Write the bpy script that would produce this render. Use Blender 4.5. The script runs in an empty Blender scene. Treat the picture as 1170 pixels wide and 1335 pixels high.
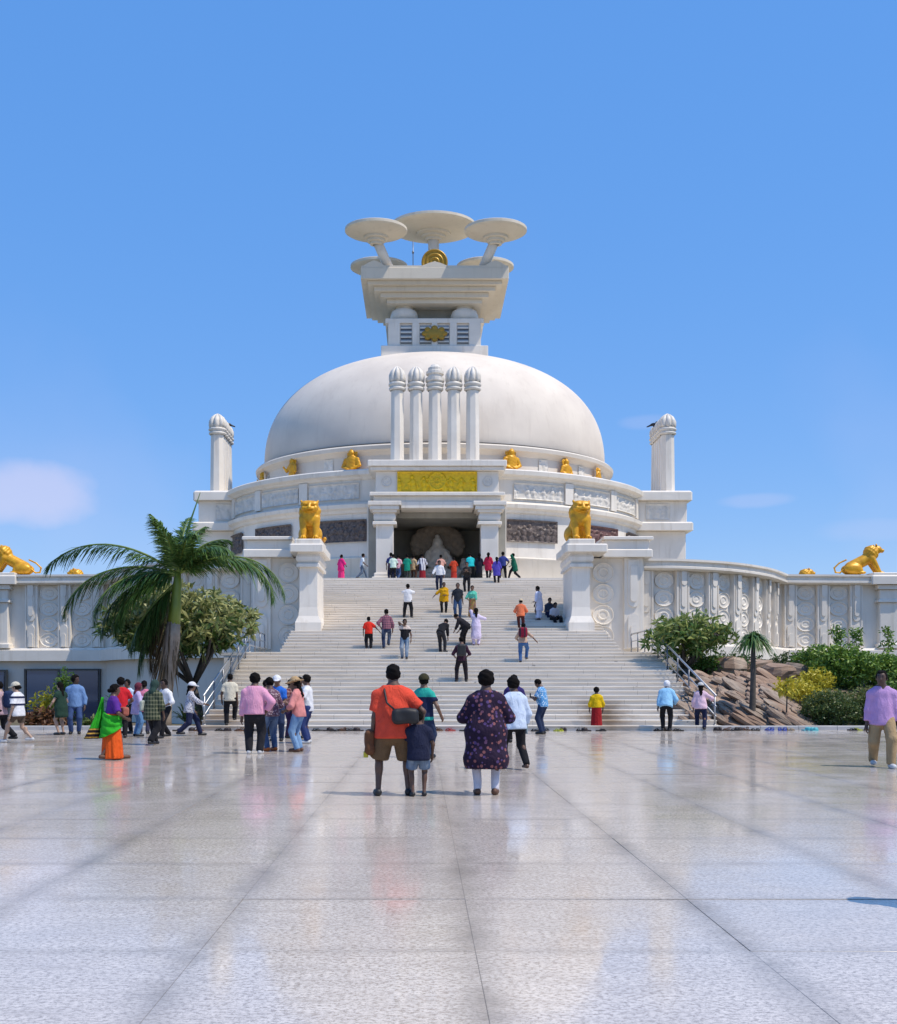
import bpy, math, random
import numpy as np
R = math.radians
rng = random.Random(7)
COL = bpy.context.scene.collection
SC = bpy.context.scene
# ---------------------------------------------------------------- camera
F, HX, HY, CZ, CX = 1400.0, 550.0, 890.0, 1.5, -1.2     # focal length and horizon of the photograph, eye height
cam = bpy.data.cameras.new('camera'); co = bpy.data.objects.new('camera', cam); COL.objects.link(co)
co.location = (CX, 0, CZ); co.rotation_euler = (R(90), 0, 0)
cam.sensor_fit = 'VERTICAL'; cam.sensor_height = 36; cam.sensor_width = 36
cam.lens = 36 * F / 1335; cam.shift_x = (585 - HX) / 1335; cam.shift_y = (HY - 667.5) / 1335
cam.clip_start = .1; cam.clip_end = 9000
SC.camera = co
def at(px, py, Y): return ((px - HX) * Y / F + CX, Y, CZ + (HY - py) * Y / F)
def onfloor(px, py):
    Y = F * CZ / (py - HY); return ((px - HX) * Y / F + CX, Y)
# ---------------------------------------------------------------- light
SUN = np.array((.455, -.20, .87)); SUN /= np.linalg.norm(SUN)
EL = math.asin(SUN[2]); AZ = math.atan2(SUN[0], SUN[1])
w = bpy.data.worlds.new('World'); SC.world = w; w.use_nodes = True
nt = w.node_tree; N = nt.nodes; L = nt.links; N.clear()
out = N.new('ShaderNodeOutputWorld'); bg = N.new('ShaderNodeBackground'); L.new(bg.outputs[0], out.inputs[0])
sky = N.new('ShaderNodeTexSky'); sky.sky_type = 'NISHITA'; sky.sun_disc = False
sky.sun_elevation = EL; sky.sun_rotation = AZ; sky.altitude = 0; sky.air_density = 1.0; sky.dust_density = .2; sky.ozone_density = 2.5
hs = N.new('ShaderNodeHueSaturation'); hs.inputs['Hue'].default_value = .511; hs.inputs['Saturation'].default_value = 2.05; hs.inputs['Value'].default_value = 2.75
gm = N.new('ShaderNodeGamma'); gm.inputs[1].default_value = .46
L.new(sky.outputs[0], gm.inputs[0]); L.new(gm.outputs[0], hs.inputs['Color'])
ev = N.new('ShaderNodeMix'); ev.data_type = 'RGBA'; ev.inputs[0].default_value = .52; L.new(hs.outputs[0], ev.inputs[6]); ev.inputs[7].default_value = (.64, 1.85, 4.85, 1)   # even out the clear-sky gradient
tc = N.new('ShaderNodeTexCoord')
def mth(nt, op, a, b=None, c=None, clamp=False):
    n = nt.nodes.new('ShaderNodeMath'); n.operation = op; n.use_clamp = clamp
    for i, v in enumerate((a, b, c)):
        if v is None: continue
        if isinstance(v, (int, float)): n.inputs[i].default_value = v
        else: nt.links.new(v, n.inputs[i])
    return n.outputs[0]
# faint low clouds: soft blobs of vapour in the sky at fixed bearings, broken up by noise
nz = N.new('ShaderNodeTexNoise'); nz.inputs['Scale'].default_value = 14; nz.inputs['Detail'].default_value = 6; L.new(tc.outputs['Generated'], nz.inputs['Vector'])
nz2 = N.new('ShaderNodeTexNoise'); nz2.inputs['Scale'].default_value = 3.1; nz2.inputs['Detail'].default_value = 4; L.new(tc.outputs['Generated'], nz2.inputs['Vector'])
sp = N.new('ShaderNodeSeparateXYZ'); L.new(tc.outputs['Generated'], sp.inputs[0])
band = mth(nt, 'MULTIPLY', mth(nt, 'SMOOTH_MIN', mth(nt, 'MULTIPLY', sp.outputs[2], 8, clamp=True), mth(nt, 'MULTIPLY_ADD', sp.outputs[2], -3.2, 1.35, clamp=True), .1), 1.0)
wisp = mth(nt, 'MULTIPLY', mth(nt, 'MULTIPLY', mth(nt, 'MULTIPLY_ADD', nz2.outputs[0], 3.2, -1.75, clamp=True), band), .25)
tot = wisp
for (px, py, rx, rz, am) in ((15, 640, .075, .032, .5), (990, 652, .032, .007, .16), (840, 550, .024, .007, .12), (1150, 690, .05, .014, .14)):
    d = np.array(((px - HX) / F, 1, (HY - py) / F)); d /= np.linalg.norm(d)
    ex = mth(nt, 'DIVIDE', mth(nt, 'SUBTRACT', sp.outputs[0], float(d[0])), rx); ez = mth(nt, 'DIVIDE', mth(nt, 'SUBTRACT', sp.outputs[2], float(d[2])), rz)
    ey = mth(nt, 'DIVIDE', mth(nt, 'SUBTRACT', sp.outputs[1], float(d[1])), .25)
    q = mth(nt, 'ADD', mth(nt, 'ADD', mth(nt, 'MULTIPLY', ex, ex), mth(nt, 'MULTIPLY', ez, ez)), mth(nt, 'MULTIPLY', ey, ey))
    g = mth(nt, 'SUBTRACT', mth(nt, 'SUBTRACT', 1.25, q), mth(nt, 'MULTIPLY_ADD', nz.outputs[0], 1.8, -.75))
    ms = N.new('ShaderNodeMapRange'); ms.interpolation_type = 'SMOOTHSTEP'; ms.inputs[1].default_value = -.1; ms.inputs[2].default_value = 1.0
    L.new(g, ms.inputs[0]); tot = mth(nt, 'MAXIMUM', tot, mth(nt, 'MULTIPLY', ms.outputs[0], am))
mx = N.new('ShaderNodeMix'); mx.data_type = 'RGBA'; L.new(tot, mx.inputs[0]); L.new(ev.outputs[2], mx.inputs[6]); mx.inputs[7].default_value = (4.6, 4.35, 5.6, 1)
L.new(mx.outputs[2], bg.inputs[0]); bg.inputs[1].default_value = .123
sun = bpy.data.lights.new('sun', 'SUN'); so = bpy.data.objects.new('sun', sun); COL.objects.link(so)
sun.energy = 3.1; sun.angle = R(.53); sun.color = (1, .915, .79)
from mathutils import Vector, Matrix
so.rotation_euler = Vector(tuple(-SUN)).to_track_quat('-Z', 'Y').to_euler(); so.location = (40, -20, 60)
vs = SC.view_settings; SC.display_settings.display_device = 'sRGB'; vs.view_transform = 'Standard'; vs.look = 'None'; vs.exposure = 0.46; vs.gamma = 1; vs.use_curve_mapping = False
# ---------------------------------------------------------------- helpers: meshes
def link(o, parent=None):
    COL.objects.link(o)
    if parent is not None: o.parent = parent
    return o
def tag(o, label=None, cat=None, group=None, kind=None):
    if label: o['label'] = label
    if cat: o['category'] = cat
    if group: o['group'] = group
    if kind: o['kind'] = kind
    return o
def empty(name, loc=(0, 0, 0), rz=0, label=None, cat=None, group=None):
    o = bpy.data.objects.new(name, None); o.location = loc; o.rotation_euler = (0, 0, rz); o.empty_display_size = .2
    link(o); return tag(o, label, cat, group)
class MB:
    def __init__(s): s.v = []; s.f = []; s.m = []; s.sm = []
    def add(s, v, f, mi=0, smooth=False):
        o = len(s.v); s.v += [tuple(map(float, p)) for p in v]
        for q in f: s.f.append(tuple(int(i) + o for i in q)); s.m.append(mi); s.sm.append(smooth)
        return s
    def box(s, x0, x1, y0, y1, z0, z1, mi=0, ch=0):
        if ch <= 0:
            v = [(x, y, z) for z in (z0, z1) for y in (y0, y1) for x in (x0, x1)]
            return s.add(v, [(0, 2, 3, 1), (4, 5, 7, 6), (0, 1, 5, 4), (2, 6, 7, 3), (0, 4, 6, 2), (1, 3, 7, 5)], mi)
        # chamfered on every vertical and top edge
        p = lambda x0, x1, y0, y1, c: [(x0 + c, y0), (x1 - c, y0), (x1, y0 + c), (x1, y1 - c), (x1 - c, y1), (x0 + c, y1), (x0, y1 - c), (x0, y0 + c)]
        rings = [(0, ch, z0), (0, ch, z1 - ch), (ch, ch * .5, z1)]
        v = []
        for (ins, c, z) in rings: v += [(x, y, z) for x, y in p(x0 + ins, x1 - ins, y0 + ins, y1 - ins, c)]
        f = [tuple(range(7, -1, -1)), tuple(range(16, 24))]
        for k in range(2):
            for i in range(8): j = (i + 1) % 8; f.append((k * 8 + i, k * 8 + j, k * 8 + 8 + j, k * 8 + 8 + i))
        return s.add(v, f, mi)
    def prism(s, poly, axis, a, b, mi=0):
        # poly in the two other axes, extruded along axis from a to b
        def P(u, v, t): return {'x': (t, u, v), 'y': (u, t, v), 'z': (u, v, t)}[axis]
        n = len(poly); v = [P(u, w_, a) for u, w_ in poly] + [P(u, w_, b) for u, w_ in poly]
        f = [tuple(range(n - 1, -1, -1)), tuple(range(n, 2 * n))] + [(i, (i + 1) % n, n + (i + 1) % n, n + i) for i in range(n)]
        return s.add(v, f, mi)
    def tube(s, pts, rad, n=8, mi=0, smooth=True, cap=True):
        pts = [np.array(p, float) for p in pts]; m = len(pts)
        rad = list(rad) if hasattr(rad, '__len__') else [rad] * m
        v = []; ref = None
        for i in range(m):
            d = pts[min(i + 1, m - 1)] - pts[max(i - 1, 0)]; d = d / (np.linalg.norm(d) + 1e-9)
            if ref is None: ref = np.array((0, 0, 1.)) if abs(d[2]) < .9 else np.array((1., 0, 0))
            x = np.cross(d, ref); x /= np.linalg.norm(x) + 1e-9; y = np.cross(x, d); ref = y
            for k in range(n):
                a = 2 * math.pi * k / n; v.append(pts[i] - rad[i] * (x * math.cos(a) - y * math.sin(a)))
        f = []
        for i in range(m - 1):
            for k in range(n): j = (k + 1) % n; f.append((i * n + k, i * n + j, i * n + n + j, i * n + n + k))
        if cap: f += [tuple(range(n - 1, -1, -1)), tuple(range((m - 1) * n, m * n))]
        return s.add(v, f, mi, smooth)
    def lathe(s, prof, n=48, c=(0, 0), sx=1, sy=1, a0=0, a1=360, mi=0, smooth=True, off=0):
        # prof: [(r, z)] from bottom to top seen from outside; angle 0 = -Y side, growing towards +X
        full = abs(a1 - a0) >= 360; cnt = n if full else n + 1; v = []
        for (r, z) in prof:
            for k in range(cnt):
                a = R(a0 + (a1 - a0) * k / n); v.append((c[0] + sx * r * math.sin(a), c[1] - sy * r * math.cos(a), z))
        f = []
        for i in range(len(prof) - 1):
            for k in range(n):
                j = (k + 1) % cnt; f.append((i * cnt + k, i * cnt + j, (i + 1) * cnt + j, (i + 1) * cnt + k))
        return s.add(v, f, mi, smooth)
    def obj(s, name, mats, parent=None, loc=None, auto=True):
        me = bpy.data.meshes.new(name); base = np.array(parent['_w'] if parent is not None and '_w' in parent else (0, 0, 0), float)
        v = [tuple(np.array(p) - base) for p in s.v] if base.any() else s.v
        me.from_pydata(v, [], s.f)
        for m_ in (mats if isinstance(mats, (list, tuple)) else [mats]): me.materials.append(m_)
        me.polygons.foreach_set('material_index', s.m); me.polygons.foreach_set('use_smooth', s.sm)
        me.update()
        o = bpy.data.objects.new(name, me); link(o, parent)
        if loc: o.location = loc
        return o
def root(name, loc, label, cat, group=None):
    o = empty(name, loc, 0, label, cat, group); o['_w'] = loc; return o
def inst(o, parent, loc, rz=0, name=None, scale=None):
    c = o.copy(); c.location = loc; c.rotation_euler = (0, 0, rz)
    if scale: c.scale = scale
    COL.objects.link(c); c.parent = parent
    return c
def shared(mb, name, mats):
    me = bpy.data.meshes.new(name); me.from_pydata(mb.v, [], mb.f)
    for m_ in (mats if isinstance(mats, (list, tuple)) else [mats]): me.materials.append(m_)
    me.polygons.foreach_set('material_index', mb.m); me.polygons.foreach_set('use_smooth', mb.sm); me.update()
    return me
def place(me, name, parent, loc, rz=0, scale=None):
    o = bpy.data.objects.new(name, me); b = np.array(parent['_w'] if parent is not None and '_w' in parent else (0, 0, 0), float)
    o.location = tuple(np.array(loc, float) - b); o.rotation_euler = (0, 0, rz)
    if scale: o.scale = scale
    return link(o, parent)
# ---------------------------------------------------------------- helpers: smooth bodies (signed distance -> surface nets)
def smin(a, b, k):
    h = np.clip(.5 + .5 * (b - a) / k, 0, 1); return b * (1 - h) + a * h - k * h * (1 - h)
def p_cone(P, a, b, ra, rb, fr=None, q=1.0):
    a = np.asarray(a, float); b = np.asarray(b, float); p = P - a; ba = b - a
    if fr is not None:                       # flattened along fr by q
        fr = np.asarray(fr, float); p = p + (p @ fr)[..., None] * fr * (1 / q - 1); ba = ba + (ba @ fr) * fr * (1 / q - 1)
    t = np.clip((p @ ba) / (ba @ ba + 1e-12), 0, 1)
    d = np.linalg.norm(p - t[..., None] * ba, axis=-1) - (ra + (rb - ra) * t)
    return d * (q if q < 1 else 1)
def p_ell(P, c, r, M=None):
    p = P - np.asarray(c, float)
    if M is not None: p = p @ M
    r = np.asarray(r, float); k0 = np.linalg.norm(p / r, axis=-1); k1 = np.linalg.norm(p / (r * r), axis=-1)
    return k0 * (k0 - 1) / (k1 + 1e-9)
def nets(fn, lo, hi, h):
    lo = np.array(lo, float); n = np.maximum(4, np.ceil((np.array(hi, float) - lo) / h).astype(int) + 1)
    ax = [lo[i] + h * np.arange(n[i]) for i in range(3)]
    P = np.stack(np.meshgrid(*ax, indexing='ij'), -1); D = fn(P); S = D < 0
    cnt = np.zeros(tuple(n - 1)); acc = np.zeros(tuple(n - 1) + (3,))
    sl = lambda o: tuple(slice(o[i], n[i] - 1 + o[i]) for i in range(3))
    corners = [(i, j, k) for i in (0, 1) for j in (0, 1) for k in (0, 1)]
    for c in corners:
        for axx in range(3):
            if c[axx]: continue
            e = list(c); e[axx] = 1
            d0, d1 = D[sl(c)], D[sl(e)]; m = (d0 < 0) != (d1 < 0)
            t = np.where(m, d0 / np.where(m, d0 - d1, 1), 0)
            for q in range(3): acc[..., q] += np.where(m, c[q] + (t if q == axx else 0), 0)
            cnt += m
    on = cnt > 0; idx = -np.ones(on.shape, int); idx[on] = np.arange(on.sum())
    ijk = np.argwhere(on); V = lo + h * (ijk + acc[on] / cnt[on][:, None])
    faces = []
    for axx in range(3):
        o1, o2 = [(1, 2), (2, 0), (0, 1)][axx]
        sa = [slice(1, -1)] * 3; sa[axx] = slice(0, -1); sb = list(sa); sb[axx] = slice(1, None)
        A, B = S[tuple(sa)], S[tuple(sb)]
        for flip, m in ((False, A & ~B), (True, ~A & B)):
            e = np.argwhere(m)
            if not len(e): continue
            off = np.ones(3, int); off[axx] = 0; e = e + off
            q = []
            for (d1, d2) in ((-1, -1), (0, -1), (0, 0), (-1, 0)):
                t = e.copy(); t[:, o1] += d1; t[:, o2] += d2; q.append(idx[t[:, 0], t[:, 1], t[:, 2]])
            q = np.stack(q, 1); faces.append(q[:, ::-1] if flip else q)
    Fq = np.concatenate(faces) if faces else np.zeros((0, 4), int)
    return V, Fq
def sdf_mesh(name, fn, lo, hi, h, mats):
    V, Fq = nets(fn, lo, hi, h); me = bpy.data.meshes.new(name)
    me.vertices.add(len(V)); me.vertices.foreach_set('co', V.ravel().astype(np.float32))
    me.loops.add(len(Fq) * 4); me.loops.foreach_set('vertex_index', Fq.ravel().astype(np.int32))
    me.polygons.add(len(Fq)); me.polygons.foreach_set('loop_start', np.arange(0, len(Fq) * 4, 4, dtype=np.int32))
    me.update(calc_edges=True); me.polygons.foreach_set('use_smooth', np.ones(len(Fq), bool)); me.update()
    for m_ in (mats if isinstance(mats, (list, tuple)) else [mats]): me.materials.append(m_)
    return me
# ---------------------------------------------------------------- helpers: materials
MATS = {}
def newmat(name):
    m = bpy.data.materials.new(name); m.use_nodes = True; b = m.node_tree.nodes['Principled BSDF']
    return m, m.node_tree, b
def lnk(nt, a, b): nt.links.new(a, b)
def noise(nt, vec, scale, detail=4, rough=.55, dist=0):
    n = nt.nodes.new('ShaderNodeTexNoise'); n.inputs['Scale'].default_value = scale; n.inputs['Detail'].default_value = detail; n.inputs['Roughness'].default_value = rough; n.inputs['Distortion'].default_value = dist
    if vec is not None: nt.links.new(vec, n.inputs['Vector'])
    return n.outputs[0]
def ramp(nt, fac, stops, interp='LINEAR'):
    n = nt.nodes.new('ShaderNodeValToRGB'); e = n.color_ramp.elements; n.color_ramp.interpolation = interp
    while len(e) < len(stops): e.new(.5)
    for i, (p, c) in enumerate(stops): e[i].position = p; e[i].color = tuple(c) + (1,) if len(c) == 3 else c
    nt.links.new(fac, n.inputs[0]); return n.outputs[0]
def mixc(nt, fac, a, b, blend='MIX'):
    n = nt.nodes.new('ShaderNodeMix'); n.data_type = 'RGBA'; n.blend_type = blend
    for i, v in ((0, fac), (6, a), (7, b)):
        if isinstance(v, (int, float)): n.inputs[i].default_value = v
        elif isinstance(v, tuple): n.inputs[i].default_value = v + (1,) if len(v) == 3 else v
        else: nt.links.new(v, n.inputs[i])
    return n.outputs[2]
def mapped(nt, src, scale=(1, 1, 1), loc=(0, 0, 0)):
    n = nt.nodes.new('ShaderNodeMapping'); n.inputs['Scale'].default_value = scale; n.inputs['Location'].default_value = loc; nt.links.new(src, n.inputs[0]); return n.outputs[0]
def posn(nt): return nt.nodes.new('ShaderNodeNewGeometry').outputs['Position']
def objc(nt): return nt.nodes.new('ShaderNodeTexCoord').outputs['Object']
def bump(nt, b, h, strength=.3, dist=.02):
    n = nt.nodes.new('ShaderNodeBump'); n.inputs['Strength'].default_value = strength; n.inputs['Distance'].default_value = dist; nt.links.new(h, n.inputs['Height']); nt.links.new(n.outputs[0], b.inputs['Normal'])
def stone(name, c1, c2, rough=.55, sc=1.2, streak=0.0, streakc=(.3, .27, .22), bmp=.15, spec=.4, fine=30):
    m, nt, b = newmat(name); p = posn(nt)
    col = mixc(nt, mth(nt, 'MULTIPLY_ADD', noise(nt, p, sc, 5), 2.2, -.6, clamp=True), c1, c2)
    if streak > 0:
        s = noise(nt, mapped(nt, p, (2.4, 2.4, .22)), 1.0, 6, .65)
        col = mixc(nt, mth(nt, 'MULTIPLY', mth(nt, 'MULTIPLY_ADD', s, 5, -2.7, clamp=True), streak), col, streakc)
    lnk(nt, col, b.inputs['Base Color']); b.inputs['Roughness'].default_value = rough; b.inputs['Specular IOR Level'].default_value = spec
    bump(nt, b, noise(nt, p, fine, 3), bmp, .01)
    return m
def plain(name, c, rough=.6, metal=0, spec=.4, var=.12, sc=8, bmp=.1):
    m, nt, b = newmat(name); p = objc(nt)
    c2 = tuple(x * (1 - var * 2) for x in c)
    lnk(nt, mixc(nt, mth(nt, 'MULTIPLY_ADD', noise(nt, p, sc, 4), 1.6, -.3, clamp=True), c, c2), b.inputs['Base Color'])
    b.inputs['Roughness'].default_value = rough; b.inputs['Metallic'].default_value = metal; b.inputs['Specular IOR Level'].default_value = spec
    if bmp: bump(nt, b, noise(nt, p, sc * 5, 3), bmp, .01)
    return m
M = {}
M['marble'] = stone('white_marble', (.85, .785, .69), (.72, .66, .575), .42, .8, .6, (.54, .465, .37))
M['marble_cream'] = stone('cream_marble', (.80, .73, .62), (.70, .63, .52), .5, .8, .5, (.5, .43, .32))
M['plaster'] = stone('cream_plaster', (.74, .67, .58), (.64, .58, .50), .75, .35, .25, (.46, .41, .36), .2)
M['dome'] = stone('dome_plaster', (.80, .715, .61), (.64, .565, .485), .75, .3, .42, (.56, .48, .40), .15)
M['umbrella'] = stone('umbrella_plaster', (.74, .665, .54), (.66, .585, .47), .7, .5, .3, (.45, .38, .28))
M['relief_white'] = stone('carved_white_marble', (.81, .755, .675), (.58, .54, .475), .5, 2.5, .25, (.45, .42, .36))
M['dark_line'] = plain('dark_joint', (.06, .055, .05), .8)
M['relief_dark'] = stone('dark_carved_stone', (.035, .026, .024), (.22, .17, .145), .5, 7, .1, (.2, .18, .18))
M['relief_rust'] = stone('rust_carved_stone', (.07, .03, .028), (.25, .13, .11), .5, 7, .1, (.2, .12, .1))
M['gold_panel'] = stone('gold_leaf_panel', (.95, .64, .008), (.70, .43, .006), .38, 6, .0, bmp=.1)
M['gold_wheel'] = plain('gold_disc', (.45, .27, .04), .4, .35)
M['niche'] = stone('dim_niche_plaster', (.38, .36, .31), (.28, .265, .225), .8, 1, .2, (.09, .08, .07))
M['niche_relief'] = stone('brown_grey_sculpture', (.52, .40, .30), (.34, .27, .21), .6, 3, .2, (.1, .08, .06))
M['steel'] = plain('brushed_steel', (.45, .455, .46), .45, .8, .5, .05, 4, 0)
M['dark_steel'] = plain('dark_post_steel', (.20, .21, .23), .4, .7, .5, .05, 4, 0)
def gold_mat():
    m, nt, b = newmat('gold_paint'); p = objc(nt)
    c = mixc(nt, mth(nt, 'MULTIPLY_ADD', noise(nt, p, 5, 5), 2.4, -.7, clamp=True), (.80, .42, .015), (.55, .24, .006))
    lnk(nt, c, b.inputs['Base Color']); b.inputs['Roughness'].default_value = .42; b.inputs['Metallic'].default_value = .15
    bump(nt, b, noise(nt, p, 14, 3), .25, .02); return m
M['gold'] = gold_mat()
# ================================================================ the setting: ground, plaza, stairs
JX, TX, JY, TY = -.90, 1.54, 6.0, 1.45          # joints of the paving
def floor_mat():
    m, nt, b = newmat('polished_granite'); p = posn(nt)
    s = nt.nodes.new('ShaderNodeSeparateXYZ'); lnk(nt, p, s.inputs[0])
    def joint(o, j, t, wd):
        f = mth(nt, 'PINGPONG', mth(nt, 'SUBTRACT', o, j), t / 2)          # 0 on a joint
        wob = mth(nt, 'MULTIPLY_ADD', noise(nt, p, 2.6, 6, .7), wd * 1.3, -wd * .6)
        return mth(nt, 'SUBTRACT', 1.0, mth(nt, 'DIVIDE', mth(nt, 'ADD', f, wob), wd), clamp=True), f
    bx_, fx = joint(s.outputs[0], JX, TX, .21); by_, fy = joint(s.outputs[1], JY, TY, .13)
    band = mth(nt, 'MULTIPLY', mth(nt, 'MAXIMUM', bx_, mth(nt, 'MULTIPLY', by_, .6)), mth(nt, 'MAXIMUM', mth(nt, 'MULTIPLY_ADD', noise(nt, p, .8, 4, .6), 3.2, -1.0, clamp=True), .5))
    line = mth(nt, 'LESS_THAN', mth(nt, 'MINIMUM', fx, fy), .0035)
    # each slab its own tone
    ix = mth(nt, 'FLOOR', mth(nt, 'DIVIDE', mth(nt, 'SUBTRACT', s.outputs[0], JX), TX)); iy = mth(nt, 'FLOOR', mth(nt, 'DIVIDE', mth(nt, 'SUBTRACT', s.outputs[1], JY), TY))
    cb = nt.nodes.new('ShaderNodeCombineXYZ'); lnk(nt, ix, cb.inputs[0]); lnk(nt, iy, cb.inputs[1])
    wn = nt.nodes.new('ShaderNodeTexWhiteNoise'); lnk(nt, cb.outputs[0], wn.inputs[0])
    tone = wn.outputs[0]
    grain = noise(nt, mapped(nt, p, (30, 40, 1)), 1.0, 6, .85); blot = noise(nt, p, .9, 6, .62, .4)
    fleck = noise(nt, mapped(nt, p, (75, 80, 1)), 1.0, 4, .85); fleck2 = noise(nt, mapped(nt, p, (48, 60, 1), (3, 7, 0)), 1.0, 4, .85)
    veins = noise(nt, mapped(nt, p, (3.0, 6, 1)), 1.0, 7, .7, .9)
    col = mixc(nt, mth(nt, 'MULTIPLY_ADD', veins, 3.4, -1.2, clamp=True), (.76, .68, .595), (.61, .54, .475))
    col = mixc(nt, mth(nt, 'MULTIPLY_ADD', grain, 8, -3.7, clamp=True), col, (.30, .25, .205))
    col = mixc(nt, mth(nt, 'MULTIPLY_ADD', fleck, 7, -3.9, clamp=True), col, (.74, .68, .62))
    mott = noise(nt, mapped(nt, p, (1.5, 9, 1), (5, 2, 0)), 1.0, 7, .75, .5)
    col = mixc(nt, mth(nt, 'MULTIPLY_ADD', mott, 4, -2.1, clamp=True), col, (.42, .36, .30))
    col = mixc(nt, mth(nt, 'MULTIPLY', mth(nt, 'MULTIPLY_ADD', fleck2, 7, -3.75, clamp=True), .6), col, (.27, .23, .19))
    col = mixc(nt, mth(nt, 'MULTIPLY', tone, .28), col, (.42, .375, .34))
    col = mixc(nt, mth(nt, 'MULTIPLY', band, .85), col, (.24, .21, .18))
    col = mixc(nt, mth(nt, 'MULTIPLY', line, .3), col, (.15, .14, .13))
    dirt = noise(nt, p, .55, 5, .6)
    col = mixc(nt, mth(nt, 'MULTIPLY_ADD', dirt, 2.0, -1.1, clamp=True), col, (.44, .385, .335))
    lnk(nt, col, b.inputs['Base Color'])
    lnk(nt, mth(nt, 'ADD', mth(nt, 'MULTIPLY_ADD', blot, .32, -.06, clamp=True), mth(nt, 'ADD', mth(nt, 'MULTIPLY', band, .10), mth(nt, 'MULTIPLY', tone, .05))), b.inputs['Roughness'])
    b.inputs['Specular IOR Level'].default_value = .38
    bump(nt, b, mth(nt, 'ADD', noise(nt, p, 7, 2), mth(nt, 'MULTIPLY', grain, .08)), .04, .01)
    return m
M['floor'] = floor_mat()
M['earth'] = stone('dry_earth', (.16, .12, .08), (.09, .085, .04), .9, .6, .0, bmp=.8, fine=6)
M['far_ground'] = stone('far_scrub_ground', (.10, .11, .05), (.16, .14, .08), .95, .02, .0, bmp=.5, fine=1)
M['kerb'] = stone('kerb_granite', (.50, .49, .48), (.40, .39, .38), .5, 2)
mb = MB(); mb.box(-3000, 3000, -600, 6000, -3.0, -1.2); tag(mb.obj('ground', M['far_ground']), kind='structure')
# plaza: far part one sheet, near part laid slab by slab
NEAR_ROWS = 21; YN = JY + TY * (NEAR_ROWS - 2)
pl = MB(); pl.box(-46, 46, YN, 34.6, -1.5, 0); pl.box(-46, 46, -14, JY - 2 * TY, -1.5, 0); pl.box(-46, 46, JY - 2 * TY, YN, -1.5, -.05)
plaza = tag(pl.obj('plaza_floor', M['floor']), kind='structure')
g = .0003; sl = MB(); sl.box(g, TX - g, g, TY - g, -.04, 0, 0, .0008); slab_me = shared(sl, 'paving_slab', M['floor'])
for r in range(-2, NEAR_ROWS - 2):
    y0 = JY + TY * r
    half = (y0 + TY) * 640 / F + 3.2
    for c in range(-20, 22):
        x0 = JX + TX * c
        if x0 + TX < CX - (y0 + TY) * HX / F - 1.6 or x0 > CX + (y0 + TY) * 620 / F + 1.6:
            continue
        o = place(slab_me, 'paving_slab', plaza, (x0, y0, rng.uniform(-.0006, .0002))); o.rotation_euler = (rng.gauss(0, .0011), rng.gauss(0, .0011), 0)
rest = MB()                                     # slabs outside the view, as plain sheet pieces
for r in range(-2, NEAR_ROWS - 2):
    y0 = JY + TY * r; cs = [c for c in range(-20, 22) if not (JX + TX * c + TX < CX - (y0 + TY) * HX / F - 1.6 or JX + TX * c > CX + (y0 + TY) * 620 / F + 1.6)]
    rest.box(-46, JX + TX * cs[0] - g, y0, y0 + TY, -.049, 0); rest.box(JX + TX * (cs[-1] + 1) + g, 46, y0, y0 + TY, -.049, 0)
o = rest.obj('paving_border', M['floor'], plaza); o['kind'] = 'stuff'
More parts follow.
